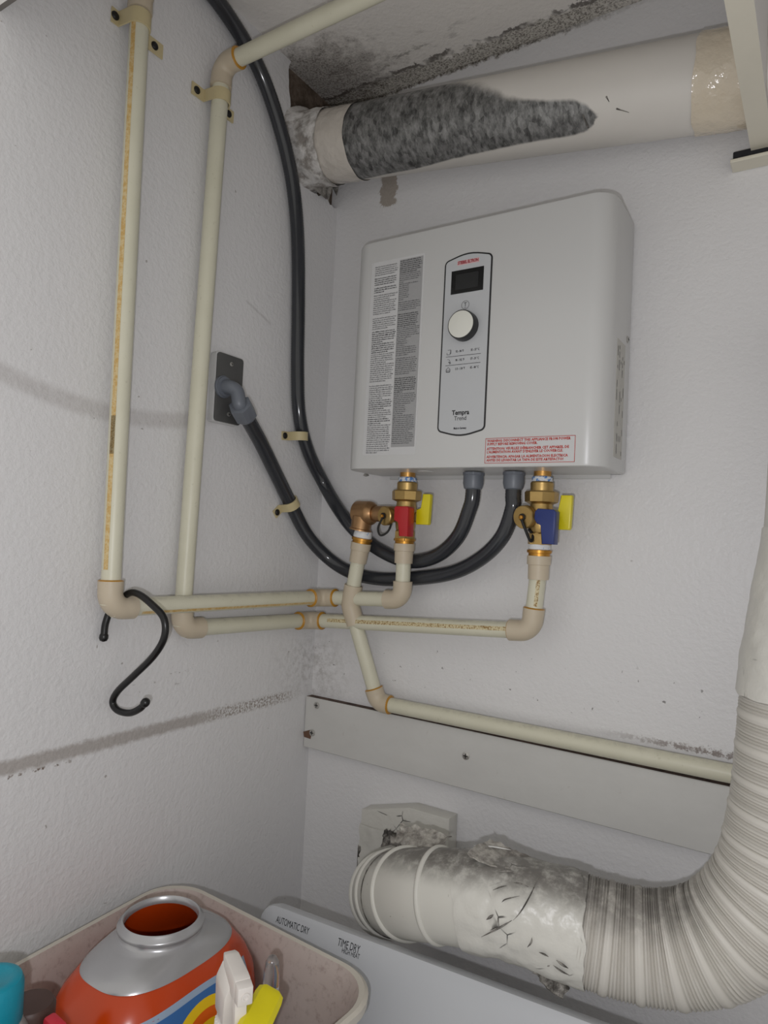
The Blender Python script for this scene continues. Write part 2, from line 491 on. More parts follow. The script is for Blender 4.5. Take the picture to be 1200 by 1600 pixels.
def rounded(x0, z0, x1, z1, r, n=6):
    out = []
    for cx, cz, a0 in ((x1-r, z0+r, -PI/2), (x1-r, z1-r, 0), (x0+r, z1-r, PI/2), (x0+r, z0+r, PI)):
        for k in range(n+1):
            a = a0 + PI/2*k/n; out.append((cx + r*math.cos(a), cz + r*math.sin(a)))
    return out

def sheet(bm, poly3, mat=0):
    f = bm.faces.new([bm.verts.new(p) for p in poly3]); f.material_index = mat; return f

def text_bm(body, size, fn, align='LEFT', res=2, space=1.0, bold=0.0, narrow=1.0):
    """lettering as a mesh; fn maps (x, y) of the line to a 3-D point"""
    cu = bpy.data.curves.new('lettering', 'FONT'); cu.body = body; cu.size = size
    cu.align_x = align; cu.align_y = 'CENTER'; cu.resolution_u = res; cu.space_character = space; cu.offset = bold
    o = bpy.data.objects.new('lettering', cu)
    COL.objects.link(o)
    dg = bpy.context.evaluated_depsgraph_get(); dg.update()
    me = bpy.data.meshes.new_from_object(o.evaluated_get(dg))
    bm = bmesh.new(); bm.from_mesh(me)
    for v in bm.verts: v.co = fn(v.co.x*narrow, v.co.y)
    bpy.data.objects.remove(o); bpy.data.curves.remove(cu); bpy.data.meshes.remove(me)
    return bm

def join_bm(dst, src):
    me = bpy.data.meshes.new('tmp'); src.to_mesh(me); src.free(); dst.from_mesh(me); bpy.data.meshes.remove(me)
    return dst

# ------------------------------------------------------------------ the room
ZC = 2.205           # ceiling
ZF = -0.20           # floor
XR = 1.55            # right wall, out of view
YF = -0.66           # closet front
HY, HZ = -0.150, 2.012   # the square opening the duct leaves through (left wall)

bm = bmesh.new(); box(bm, (-.1, 0, ZF), (XR+.1, .10, ZC+.1))
tag(emit('wall_back', bm, WALL_B, smooth=0), kind='structure')

# left wall, with a rough-edged opening in its upper far corner
random.seed(4)
wl_poly = [(YF, ZF), (0, ZF), (0, HZ+.002)]
ny = 26
for i in range(1, ny):
    t = i/ny; wl_poly.append((HY*t, HZ + random.uniform(-.004, .004) + (.006 if 4 < i < 8 else 0)))
for i in range(0, 22):
    t = i/21; wl_poly.append((HY + random.uniform(-.003, .002) - .004*math.sin(t*9), HZ + (ZC-HZ)*t))
wl_poly.append((YF, ZC))
bm = bmesh.new(); prism(bm, wl_poly, 'x', 0, -.014)
box(bm, (-.1, YF, ZF), (-.0141, 0, HZ-.05))
box(bm, (-.1, YF, HZ-.05), (-.0141, HY-.05, ZC))
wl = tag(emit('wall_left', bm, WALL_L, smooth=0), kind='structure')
bm = bmesh.new(); box(bm, (-.1, HY-.05, HZ-.05), (-.0142, 0, ZC))
emit('recess_backing', bm, RECESS, wl, smooth=0, label='bare brown backing inside the opening around the duct')

bm = bmesh.new(); box(bm, (-.1, YF, ZC), (XR+.1, .1, ZC+.1))
tag(emit('ceiling', bm, CEIL, smooth=0), kind='structure')
bm = bmesh.new(); box(bm, (-.1, -2.4, ZF-.1), (XR+.1, .1, ZF))
FLOORM = plain('grey_floor', srgb(190, 184, 176), .6)
tag(emit('floor', bm, FLOORM, smooth=0), kind='structure')
bm = bmesh.new(); box(bm, (XR, YF, ZF), (XR+.1, 0, ZC))
tag(emit('wall_right', bm, plain('painted_drywall_right', WHITE, .5), smooth=0), kind='structure')
# header over the closet opening, only its lower left end shows
bm = bmesh.new(); box(bm, (0.0005, -.6385, 1.961), (XR-.0005, -.6325, ZC-.0005), .0008)
for f in bm.faces:
    f.normal_update()
    if f.normal.z < -.9: f.material_index = 1  # underside takes a darker grey than the header face
tag(emit('trim_1', bm, [plain('header_paint', srgb(214, 212, 210), .5), plain('header_dark_edge', srgb(110, 106, 102), .7)], smooth=0), kind='structure')

# ------------------------------------------------------------------ ledger board on the back wall
bd = thing('ledger_board', (.6, -.009, 1.05), 'long white painted board screwed flat along the back wall below the water heater', 'board')
bm = bmesh.new(); box(bm, (0.001, -.018, 1.004), (1.2, -.0002, 1.0955), .0012, 1)
for f in bm.faces:
    f.normal_update()
    if abs(f.normal.z) > .9 and f.calc_center_median().z > 1.09: f.material_index = 1
emit('plank', bm, [BOARD, BOARD_TOP], bd, 30)
def screw(parent, c, n, r=.0045, mat=STEEL, name='screw'):
    bm = bmesh.new(); n = Vector(n)
    lathe(bm, Vector(c), n, [(-.003, r*.6), (0, r), (.0006, r), (.0014, r*.55), (.0016, .0002)], 14)
    o = emit(name, bm, mat, parent, 40)
    up = V(0, 0, 1) if abs(n.z) < .9 else V(0, 1, 0); w = n.cross(up)
    bm = bmesh.new()
    for a, b in ((up, w), (w, up)):
        m = Vector(c) + n*.0017
        vs = [m + a*(r*.62)*s + b*(r*.13)*q for s, q in ((-1, -1), (1, -1), (1, 1), (-1, 1))]
        sheet(bm, vs)
    emit('cross_slot', bm, SCREWM, o, 0)
    return o
for q in ((0.0272, -0.0180, 1.0832), (0.0203, -0.0180, 1.0326), (0.3265, -0.0180, 1.0562)):
    screw(bd, (q[0], -.0184, q[2]), (0, -1, 0), .0062, STEEL if q[2] > 1.03 else STEEL)
q = (0.0132, -0.0180, 1.0289)
bm = bmesh.new(); prism(bm, [(q[0]-.011, q[2]-.007), (q[0]+.004, q[2]-.008), (q[0]+.006, q[2]+.003), (q[0]+.002, q[2]+.008), (q[0]-.013, q[2]+.002)], 'y', -.0188, -.0181)
emit('chipped_hole', bm, plain('chip_brown', srgb(104, 76, 60), .8), bd, 0, label='brown chipped gouge beside the lower screw')

# ------------------------------------------------------------------ water heater
X0, X1, Z0, Z1, YB = .13, .55, 1.5, 1.869, -.117
wh = thing('water_heater', (.34, -.06, 1.5), 'white wall-mounted tankless water heater with a dial and a dark display', 'water heater')
def cover_poly(inset=0, r=.032, n=10):
    a, b, y = X0+inset, X1-inset, YB+inset; r = r-inset; out = [(a, -.004), (a, y+r)]
    for k in range(1, n): t = PI/2*k/n; out.append((a + r - r*math.cos(t), y + r - r*math.sin(t)))
    out += [(a+r, y), (b-r, y)]
    for k in range(1, n): t = PI/2*k/n; out.append((b - r + r*math.sin(t), y + r - r*math.cos(t)))
    return out + [(b, y+r), (b, -.004)]
bm = bmesh.new()
loops = [(1.5012, .004), (1.5, .0015), (1.5008, 0), (1.503, 0), (1.866, 0), (1.8685, .0012), (1.869, .004)]
loops = [(1.5002, .005), (1.5, .003), (1.501, .0008), (1.5035, 0), (1.8655, 0), (1.868, .0008), (1.869, .003)]
rs = []
for z, i in loops: rs.append([bm.verts.new((p[0], p[1], z)) for p in cover_poly(i)])
for a, b in zip(rs, rs[1:]):
    for k in range(len(a)): bm.faces.new((a[k], a[(k+1) % len(a)], b[(k+1) % len(a)], b[k]))
bm.faces.new(rs[-1])
bm.faces.new(rs[0])
emit('cover', bm, ENAMEL, wh, 30)
bm = bmesh.new(); box(bm, (X0+.02, -.0045, 1.494), (X1-.02, -.0005, 1.862), .001, 1)
emit('back_plate', bm, ENAMEL, wh)
YL = YB - .0004
# instruction sheet: clear film with a white and a grey column of fine print
SX0, SX1, SZ0, SZ1 = .1685, .2665, 1.5295, 1.8335
bm = bmesh.new(); prism(bm, rounded(SX0, SZ0-.008, SX1, SZ1, .003, 3), 'y', YB-.0003, YB+.001)
sh = emit('instruction_sheet', bm, SHEET, wh, 0, label='white and grey sheet of small print')
bm = bmesh.new(); prism(bm, [(.2215, SZ0+.004), (.2635, SZ0+.004), (.2635, SZ1-.004), (.2215, SZ1-.004)], 'y', YB-.0005, YB+.001)
emit('grey_column', bm, SHEETG, sh, 0, label='grey right-hand column of the sheet')
random.seed(11)
bml = bmesh.new(); bmb = bmesh.new()
def print_col(xa, xb, paras, ztop, pitch):
    z = ztop
    for n, bold, wfull in paras:
        if z < SZ0+.006: break
        if n == 0: z -= pitch*bold; continue
        for i in range(n):
            xe = xa + (xb-xa)*(wfull*random.uniform(.90, 1.0) if i < n-1 else wfull*random.uniform(.35, .9))
            x = xa; tgt = bmb if bold else bml
            wl_ = random.randint(2, 7)
            while x < xe:
                w = .00052 if bold else .00044; h = pitch*random.choice((.42, .42, .42, .62))
                base = z - pitch*.25
                sheet(tgt, [(x, YL-.0004, base), (x+w, YL-.0004, base), (x+w, YL-.0004, base+h), (x, YL-.0004, base+h)])
                if random.random() < .55:
                    sheet(tgt, [(x+w, YL-.0004, base+h*.35), (x+w+.0004, YL-.0004, base+h*.35), (x+w+.0004, YL-.0004, base+h*.6), (x+w, YL-.0004, base+h*.6)])
                x += .00088; wl_ -= 1
                if wl_ <= 0: x += .0007; wl_ = random.randint(2, 8)
            z -= pitch
L = [(5, 0, 1), (0, .7, 0), (4, 1, 1), (0, .7, 0), (3, 1, 1), (0, .6, 0), (3, 0, 1), (7, 0, .97), (0, 1.2, 0), (6, 0, 1), (0, .5, 0), (6, 1, 1), (5, 1, .98), (5, 0, 1), (9, 0, 1), (0, 1.2, 0), (7, 0, 1), (5, 1, 1), (4, 0, 1), (3, 1, .95), (14, 0, 1)]
R_ = [(7, 1, 1), (4, 0, 1), (1, 0, .3), (2, 0, .9), (7, 0, .46), (0, .4, 0), (5, 0, 1), (0, 1.2, 0), (7, 1, .96), (6, 0, 1), (4, 0, .5), (5, 0, .95), (0, .6, 0), (9, 0, .97), (0, 1.2, 0), (8, 1, 1), (6, 0, 1), (5, 0, .55), (9, 0, 1), (6, 0, 1)]
print_col(.1755, .2195, L, SZ1-.0085, .00333)
print_col(.2225, .2625, R_, SZ1-.0065, .00308)
emit('fine_print', bml, INKG, sh, 0, kind='stuff'); emit('bold_print', bmb, INK, sh, 0, kind='stuff')

# control panel
def panel_poly(i=0):
    xa, xb, za, zb, bow, r = .3022+i, .3800-i, 1.5525+i, 1.8135-i, .0065, .0085-i
    out = []
    n = 5
    def arc(cx, cz, a0, a1):
        for k in range(n+1):
            a = a0 + (a1-a0)*k/n; out.append((cx+r*math.cos(a), cz+r*math.sin(a)))
    arc(xa+r, za+r, PI, PI*1.42)
    for k in range(1, 8):
        t = k/8; out.append((xa+r+(xb-xa-2*r)*t, za - bow*math.sin(PI*t)*.9))
    arc(xb-r, za+r, PI*1.58, PI*2)
    arc(xb-r, zb-r, 0, PI*.42)
    for k in range(1, 8):
        t = 1-k/8; out.append((xa+r+(xb-xa-2*r)*t, zb + bow*math.sin(PI*t)*.9))
    arc(xa+r, zb-r, PI*.58, PI)
    return out
bm = bmesh.new(); prism(bm, panel_poly(0), 'y', YB+.001, YB-.0008)
cp = emit('control_panel', bm, PANEL_EDGE, wh, 0, label='tall white control panel with a black outline')
bm = bmesh.new(); prism(bm, panel_poly(.0024), 'y', YB, YB-.0012)
emit('panel_face', bm, PANEL, cp, 0)
YP = YB - .0012
bm = bmesh.new(); box(bm, (.3148, YP-.0006, 1.7597), (.3672, YP+.001, 1.7948))
emit('display_screen', bm, SCREEN, cp, 0, label='dark rectangular display')
bm = bmesh.new(); box(bm, (.3222, YP-.0008, 1.7655), (.3592, YP, 1.7885))
emit('display_glass', bm, SCREEN2, cp, 0)
def onface(x, z, y):
    return lambda a, b: V(x+a, y, z+b)
bm = bmesh.new(); box(bm, (.3235, YP-.0003, 1.8025), (.3590, YP+.001, 1.8090))
emit('brand_plate', bm, BRAND_BG, cp, 0)
emit('brand_lettering', text_bm('STIEBEL ELTRON', .0064, onface(.3412, 1.8057, YP-.0006), 'CENTER', 2, .92, .00022, .76), BRAND_RED, cp, 0)
emit('temperature_symbol', text_bm('T', .0085, onface(.3398, 1.7415, YP-.0004), 'CENTER'), INK, cp, 0)
bm = bmesh.new()
for k in range(28):
    a, b = 2*PI*k/28, 2*PI*(k+1)/28
    sheet(bm, [(.3398+r*math.cos(t), YP-.0004, 1.741+r*math.sin(t)) for r, t in ((.0064, a), (.0064, b), (.0058, b), (.0058, a))])
sheet(bm, [(.3386, YP-.0004, 1.7368), (.3410, YP-.0004, 1.7368), (.3410, YP-.0004, 1.7374), (.3386, YP-.0004, 1.7374)])
emit('symbol_ring', bm, INKG, cp, 0)
# knob
KC = V(.3405, YP, 1.7085)
bm = bmesh.new(); lathe(bm, KC, (0, -1, 0), [(0, .0222), (.011, .0218), (.0135, .0212), (.0138, .0198)], 40)
kn = emit('dial_knob', bm, PANEL_EDGE, cp, 30, label='round dial with a white face and black rim')
bm = bmesh.new(); lathe(bm, KC, (0, -1, 0), [(.0130, .0199), (.0141, .0199), (.0144, .0190)], 40)
emit('knob_face', bm, KNOBF, kn, 30)
# temperature table
bm = bmesh.new()
for z in (1.6655, 1.6525):
    sheet(bm, [(.3115, YP-.0004, z), (.3685, YP-.0004, z), (.3685, YP-.0004, z+.0006), (.3115, YP-.0004, z+.0006)])
emit('table_rules', bm, INK, cp, 0)
bm = bmesh.new()
for z, a, b in ((1.6725, '95 - 98 °F', '35 - 37 °C'), (1.6595, '98 - 102 °F', '37 - 39 °C'), (1.6465, '113 - 118 °F', '45 - 48 °C')):
    join_bm(bm, text_bm(a, .0049, onface(.3275, z, YP-.0004), 'LEFT', 1, 1, .0001, .66))
    join_bm(bm, text_bm(b, .0049, onface(.3520, z, YP-.0004), 'LEFT', 1, 1, .0001, .66))
emit('temperature_figures', bm, INK, cp, 0)
bm = bmesh.new()
def bar(x0, z0, x1, z1, w=.0006):
    d = V(x1-x0, 0, z1-z0).normalized(); n = V(-d.z, 0, d.x)*w/2
    sheet(bm, [(x0-n.x, YP-.0004, z0-n.z), (x1-n.x, YP-.0004, z1-n.z), (x1+n.x, YP-.0004, z1+n.z), (x0+n.x, YP-.0004, z0+n.z)])
xo = .3142
for zo in (1.6690,): # tap over basin
    bar(xo, zo+.007, xo+.005, zo+.007); bar(xo+.005, zo+.007, xo+.005, zo+.001, .0012); bar(xo-.001, zo, xo+.004, zo); bar(xo-.001, zo, xo-.001, zo+.003); bar(xo+.004, zo, xo+.004, zo+.003)
for zo in (1.6560,): # shower
    bar(xo, zo+.006, xo+.003, zo+.0055); bar(xo+.003, zo+.0055, xo+.005, zo+.002); bar(xo+.002, zo+.002, xo+.006, zo, .0014); bar(xo+.004, zo+.001, xo+.0045, zo-.002)
for zo in (1.6430,): # house over basin
    bar(xo-.001, zo+.004, xo+.002, zo+.007); bar(xo+.002, zo+.007, xo+.005, zo+.004); bar(xo-.001, zo, xo-.001, zo+.004, .0012); bar(xo+.005, zo, xo+.005, zo+.004, .0012); bar(xo-.001, zo, xo+.005, zo, .0014); bar(xo+.001, zo+.002, xo+.003, zo+.003, .001)
emit('outlet_symbols', bm, INKG, cp, 0)
emit('model_lettering', text_bm('Tempra', .0098, onface(.3400, 1.5810, YP-.0004), 'CENTER', 3, 1, .00025, .9), INK, cp, 0)
emit('range_lettering', text_bm('Trend', .0090, onface(.3400, 1.5725, YP-.0004), 'CENTER', 3, 1, 0, .9), INK, cp, 0)
emit('origin_lettering', text_bm('Made in Germany', .0042, onface(.3402, 1.5580, YP-.0004), 'CENTER', 2, 1, .00012, .68), INK, cp, 0)
# warning sticker
bm = bmesh.new(); prism(bm, [(.3815, 1.5055), (.5115, 1.5055), (.5115, 1.5415), (.3815, 1.5415)], 'y', YB+.001, YB-.0003)
ws = emit('warning_sticker', bm, SHEET, wh, 0, label='white warning sticker with red capitals and a red border')
bm = bmesh.new()
for (a, b, c, d) in ((.3815, 1.5055, .5115, 1.5062), (.3815, 1.5408, .5115, 1.5415), (.3815, 1.5055, .3822, 1.5415), (.5108, 1.5055, .5115, 1.5415)):
    sheet(bm, [(a, YB-.0006, b), (c, YB-.0006, b), (c, YB-.0006, d), (a, YB-.0006, d)])
emit('sticker_border', bm, RED_INK, ws, 0)
bm = bmesh.new()
for z, s, w in ((1.5376, 'WARNING: DISCONNECT THIS APPLIANCE FROM POWER', .121), (1.5328, 'SUPPLY BEFORE REMOVING COVER.', .075),
             (1.5262, 'ATTENTION: VEUILLEZ DÉBRANCHER CET APPAREIL DE', .119), (1.5215, "L'ALIMENTATION AVANT D'ENLEVER LE COUVERCLE.", .111),
             (1.5147, 'ADVERTENCIA: APAGAR LA ALIMENTACION ELECTRICA', .118), (1.5098, 'ANTES DE LEVANTAR LA TAPA DE ESTE ARTEFACTO!', .112)):
    t = text_bm(s, .0050, lambda a, b: V(a, b, 0), 'LEFT', 1, 1, .00018)
    mxx = max(v.co.x for v in t.verts)
    for v in t.verts: v.co = V(.3842 + v.co.x*w/mxx, YB-.0006, z + v.co.y)
    join_bm(bm, t)
emit('sticker_lettering', bm, RED_INK, ws, 0)
# grey rating label on the right flank
bm = bmesh.new(); box(bm, (X1-.001, -.074, 1.5180), (X1+.0004, -.030, 1.6800))
rl = emit('rating_label', bm, SIDE_LABEL, wh, 0, label='narrow grey rating label on the flank')
bm = bmesh.new(); random.seed(5)
for k in range(5):
    y = -.070 + k*.0085
    z = 1.523
    while z < 1.672:
        h = random.uniform(.004, .016)
        if random.random() < .45: sheet(bm, [(X1+.0007, y, z), (X1+.0007, y+.0018, z), (X1+.0007, y+.0018, min(z+h, 1.675)), (X1+.0007, y, min(z+h, 1.675))])
        z += h + .003
emit('rating_print', bm, INKG, rl, 0, kind='stuff')
screw(wh, (X1+.0005, -.020, 1.692), (1, 0, 0), .0048, STEEL)
q = (0.1136, -0.0220, 1.4996)
screw(wh, (q[0], -.024, 1.4995), (0, 0, -1), .0052, STEEL)
bm = bmesh.new(); lathe(bm, (.262, -.075, 1.5), (0, 0, -1), [(0, .013), (.0012, .012), (.0014, .004)], 28)
emit('blanking_plug', bm, ENAMEL, wh, 30)

# ------------------------------------------------------------------ plastic water pipes
PR = .0122
def elbow_path(a, j, b, L, rf):
    da = (a-j).normalized(); db = (b-j).normalized()
    ang = da.angle(db); tl = min(L*.8, rf/math.tan(ang/2))
    rr = tl*math.tan(ang/2)
    bis = (da+db).normalized(); c = j + bis*(rr/math.sin(ang/2))
    p0 = j + da*tl; p1 = j + db*tl; pts = [j + da*L]
    v0 = p0-c; v1 = p1-c; th = v0.angle(v1); ax = v0.cross(v1).normalized()
    for k in range(9): pts.append(c + Matrix.Rotation(th*k/8, 3, ax) @ v0)
    pts.append(j + db*L)
    return pts

def pipe_run(root, joints, Ls, first_trim=0, rings=(), stripes=(), glue=None):
    """straight pipes between joints, an elbow on every inner joint"""
    J = [Vector(p) for p in joints]
    for i in range(len(J)-1):
        bm = bmesh.new(); d = (J[i+1]-J[i]).normalized()
        a = J[i] + d*(.004 if i else 0); b = J[i+1] - d*(.004 if i < len(J)-2 else 0)
        tube(bm, [a, b], PR, 28)
        pp = emit('pipe', bm, PIPE, root, 40)
        for (si, t0, t1, face, width, mat) in stripes:
            if si != i: continue
            fd = Vector(face); fd = (fd - d*fd.dot(d)).normalized(); w = d.cross(fd)
            bm = bmesh.new(); n = 4; ln = (J[i+1]-J[i])
            vs = []
            for t in (t0, t1):
                vs.append([bm.verts.new(J[i] + ln*t + (fd*math.cos(al) + w*math.sin(al))*(PR+.0003)) for al in [(-.5+k/n)*width/PR for k in range(n+1)]])
            for k in range(n): bm.faces.new((vs[0][k], vs[0][k+1], vs[1][k+1], vs[1][k]))
            emit('print_stripe', bm, mat, pp, 60, label='brown printed line along the pipe')
    for i in range(1, len(J)-1):
        L = Ls[i-1]; bm = bmesh.new()
        pts = elbow_path(J[i-1], J[i], J[i+1], L, .020)
        rad = [PR*1.30] + [PR*1.27]*(len(pts)-2) + [PR*1.30]
        tube(bm, pts, rad, 28)
        el = emit('elbow', bm, FITTING, root, 50)
        for (ri, which) in rings:
            if ri != i: continue
            p, q = (pts[0], pts[1]) if which == 0 else (pts[-1], pts[-2])
            bm = bmesh.new(); ax = (p-q).normalized()
            lathe(bm, p, ax, [(-.0004, PR*1.02), (-.0004, PR*1.30), (.0006, PR*1.28), (.0016, PR*1.06), (.0018, PR*1.0)], 28, closed=False)
            emit('glue_ring', bm, PRIMER, el, 60, label='amber ring of cement at the socket')

HX, HVY = .2155, -.052       # hot connection
CX, CVY = .4445, -.052       # cold connection
# run 1: left vertical, along the left wall, round the corner, up to the hot valve
r1 = thing('water_pipe', (.03, -.465, 1.285), 'cream pipe nearest the left edge, dropping then turning right to the red-handled valve', 'pipe')
A1 = (0.0329, -0.4700, 2.0577); 
r1j = [(.42, -.470, 2.108), (.022, -.470, 2.098), (.033, -.466, 1.2865), (.050, -.050, 1.2815), (HX, -.051, 1.2925), (HX, HVY, 1.362)]
pipe_run(r1, r1j, [.034, .034, .030, .030], rings=[(3, 0), (3, 1), (2, 0)],
         stripes=[(1, .05, .94, (.35, -1, 0), .0062, PRINT), (1, .70, .76, (.35, -1, 0), .0062, PRINT2), (2, .1, .95, (1, 0, -.75), .0045, PRINT)])
# run 2
r2 = thing('water_pipe', (.02, -.333, 1.245), 'cream pipe second from the left edge, running on to the blue-handled valve', 'pipe')
r2j = [(.60, -.322, 2.092), (.020, -.322, 2.085), (.020, -.336, 1.2475), (.022, -.047, 1.2385), (.4375, -.052, 1.2675), (CX, CVY, 1.356)]
pipe_run(r2, r2j, [.034, .036, .030, .033], rings=[(1, 0), (3, 0), (3, 1), (4, 0), (4, 1)],
         stripes=[(3, .12, .93, (.5, -1, .25), .0060, PRINT2), (4, .42, .88, (.5, -1, 0), .0055, PRINT2)])
# run 3: relief drain
r3 = thing('drain_pipe', (.18, -.03, 1.117), 'cream relief drain pipe that slants down and lies along the top of the ledger board', 'pipe')
r3j = [(0.1266, -0.0520, 1.3596), (0.1133, -0.0520, 1.2746), (0.1640, -0.0320, 1.1276), (1.2, -.0135, 1.1130)]
r3j[2] = (r3j[2][0], -.028, 1.1135)
pipe_run(r3, r3j, [.034, .024], rings=[(2, 0), (2, 1)], stripes=[(0, .25, .5, (-1, -.4, 0), .006, PRINT)])

def adapter(root, base, ax, ln=.034):
    """cream socket, brass collar and a wrap of thread tape on the end of a pipe"""
    bm = bmesh.new(); lathe(bm, base, ax, [(0, PR*1.02), (0, PR*1.22), (ln*.62, PR*1.26), (ln*.63, PR*1.40), (ln, PR*1.42), (ln, PR*.9)], 28)
    emit('adapter', bm, FITTING, root, 35)
    b = Vector(base) + Vector(ax).normalized()*ln
    bm = bmesh.new(); lathe(bm, b, ax, [(0, PR*1.28), (.004, PR*1.28), (.0045, PR*1.46), (.0085, PR*1.46), (.009, PR*1.2)], 28)
    emit('brass_collar', bm, BRASSRING, root, 35, label='amber brass collar')
    bm = bmesh.new(); lathe(bm, b + Vector(ax).normalized()*.0088, ax, [(0, PR*1.2), (.001, PR*1.30), (.008, PR*1.26), (.012, PR*1.2)], 28)
    emit('thread_tape', bm, TAPE2, root, 35, label='white and blue thread tape')
adapter(r1, (HX, HVY, 1.352), (0, 0, 1), .032)
adapter(r2, (CX, CVY, 1.343), (0, 0, 1), .034)
d3 = (Vector(r3j[0]) - Vector(r3j[1])).normalized()
adapter(r3, Vector(r3j[0]) - d3*.012, d3, .034)

# ------------------------------------------------------------------ valves under the heater
def handle(root, name, poly, y0, y1, m, lab):
    bm = bmesh.new(); prism(bm, poly, 'y', y0, y1, .0016)
    return emit(name, bm, m, root, 35, label=lab)
def vbody(root, x, y, zb, zt):
    """brass isolation valve on a vertical axis: nipple, tape, collar, union nut, ball body, hex end"""
    bm = bmesh.new(); lathe(bm, (x, y, zt), (0, 0, 1), [(-.010, .0125), (.003, .0125)], 24); emit('copper_nipple', bm, COPPER, root, 35)
    bm = bmesh.new(); lathe(bm, (x, y, zt-.013), (0, 0, 1), [(0, .0125), (.001, .0150), (.007, .0148), (.0085, .0128)], 24); emit('thread_tape', bm, TAPE, root, 35, label='blue and white thread tape')
    bm = bmesh.new(); lathe(bm, (x, y, zt-.027), (0, 0, 1), [(0, .0165), (.0125, .0168), (.0145, .0150)], 28); emit('collar', bm, BRASS, root, 35)
    bm = bmesh.new(); lathe(bm, (x, y, zt-.045), (0, 0, 1), [(0, .0165), (.003, octr(.0220)), (.0165, octr(.0226)), (.0185, octr(.0210)), (.0187, .016)], 48); emit('union_nut', bm, BRASS, root, 25)
    bm = bmesh.new(); zm = (zb + zt)/2 - .012
    lathe(bm, (x, y, 0), (0, 0, 1), [(zb+.016, .0135), (zb+.020, .0155), (zm-.014, .0165), (zm-.004, .0182), (zm+.006, .0182), (zm+.014, .0168), (zt-.045, .0160), (zt-.043, .0160)], 28)
    emit('ball_body', bm, BRASS, root, 35)
    bm = bmesh.new(); lathe(bm, (x, y, zb), (0, 0, 1), [(0, .0130), (.001, hexr(.0158)), (.016, hexr(.0158)), (.018, .0150)], 48); emit('hex_end', bm, BRASS, root, 25)

def lanyard(root, pts, r=.0018):
    bm = bmesh.new(); tube(bm, smooth_path(pts, 8), r, 8); emit('cap_lanyard', bm, BLACKP, root, 60, label='black rubber strap')

# hot side
hv = thing('isolation_valve', (HX, HVY, 1.40), 'brass valve assembly with red and yellow handles and a bronze relief valve at its left', 'valve')
vbody(hv, HX, HVY, (0.2178, -0.0520, 1.3878)[2], 1.4975)
q = (0.2278, -0.0750, 1.4318)
X, Z = q[0], q[2]
bm = bmesh.new(); lathe(bm, (X, -.066, Z), (0, -1, 0), [(-.012, .009), (.004, .009), (.006, .006)], 20); emit('valve_stem', bm, BRASS, hv, 35)
handle(hv, 'drain_handle', [(X-.0105, Z+.009), (X-.008, Z+.0115), (X+.013, Z+.0115), (X+.0155, Z+.009), (X+.0160, Z-.036), (X+.000, Z-.036), (X-.0005, Z-.0130), (X-.0105, Z-.0120)], -.092, -.072, REDP, 'red drain handle pointing down')
bm = bmesh.new(); tube(bm, [(HX+.010, HVY-.002, Z-.004), (HX+.024, HVY-.002, Z-.004)], .0085, 18); emit('valve_stem', bm, BRASS, hv, 35)
YX = (0.2346, -0.0520, 1.4333)[0]
zt, zb_, zm_ = (0.2563, -0.0620, 1.4649)[2], (0.2566, -0.0620, 1.4159)[2], (0.2553, -0.0620, 1.4404)[2]
xr_ = (0.2657, -0.0620, 1.4416)[0]; YX = (0.2427, -0.0620, 1.4329)[0]
handle(hv, 'shutoff_handle', [(YX, zb_), (xr_-.001, zb_), (xr_, zb_+.002), (xr_+.0015, zt-.002), (xr_, zt), (YX+.0100, zt), (YX+.0100, zm_), (YX, zm_)], HVY-.014, HVY-.004, YELP, 'yellow shut-off handle pointing up')
# drain port with cap, facing the room
dc = (0.1898, -0.0780, 1.4276)
dc = Vector(dc)
dirc = V(-.25, -.95, -.08).normalized()
bm = bmesh.new(); lathe(bm, dc - dirc*.028, dirc, [(0, .0115), (.020, .0115)], 24); emit('drain_port', bm, BRASS, hv, 35)
bm = bmesh.new(); lathe(bm, dc - dirc*.010, dirc, [(0, .0125), (.001, .0158), (.009, .0158), (.0105, .0145), (.0108, .004)], 30); cap_ = emit('drain_cap', bm, BRASS, hv, 30)
bm = bmesh.new(); lathe(bm, dc, dirc, [(0, .0052), (.003, .0052), (.0035, .0035)], 16); emit('cap_washer', bm, BLACKP, cap_, 30)
bm = bmesh.new(); lathe(bm, dc + dirc*.002, dirc, [(0, .0032), (.0045, .0028), (.0055, .001)], 12); emit('cap_pin', bm, BRASSRING, cap_, 30)
lanyard(hv, [dc + dirc*.003 + V(0, 0, -.003), dc + V(-.008, -.004, -.020), dc + V(-.005, 0, -.032), dc + V(.006, .004, -.026), dc + V(.010, .008, -.012)])
# relief valve body (bronze) with its outlet down to the drain pipe
rc = Vector((0.1394, -0.0560, 1.4318))
bm = bmesh.new(); tube(bm, [Vector((HX-.010, HVY, rc.z+.000)), rc + V(.012, .002, 0)], .0135, 24); emit('side_branch', bm, BRONZE, hv, 40)
bm = bmesh.new(); dx = V(-1, .06, .02).normalized()
lathe(bm, rc + V(.018, 0, 0), dx, [(0, .0150), (.006, .0195), (.012, .0205), (.035, .0205), (.0374, .0200), (.0385, .0185), (.0385, .004)], 30)
emit('relief_body', bm, BRONZE, hv, 35, label='brown bronze relief valve body')
bm = bmesh.new(); lathe(bm, rc + V(-.006, -.001, -.006), -d3, [(0, .0185), (.014, .0172), (.020, .0168), (.021, .0188), (.0235, .0188), (.024, .013)], 28)
emit('relief_outlet', bm, BRONZE, hv, 35)
bm = bmesh.new(); tube(bm, [rc + dx*.016, rc + dx*.028], .0035, 12)
lathe(bm, rc + dx*.028 + V(0, 0, -.003), (0, -.2, 1), [(0, .0035), (.006, .0035)], 10); emit('relief_lever', bm, SCREWM, hv, 40, label='small dark test lever')

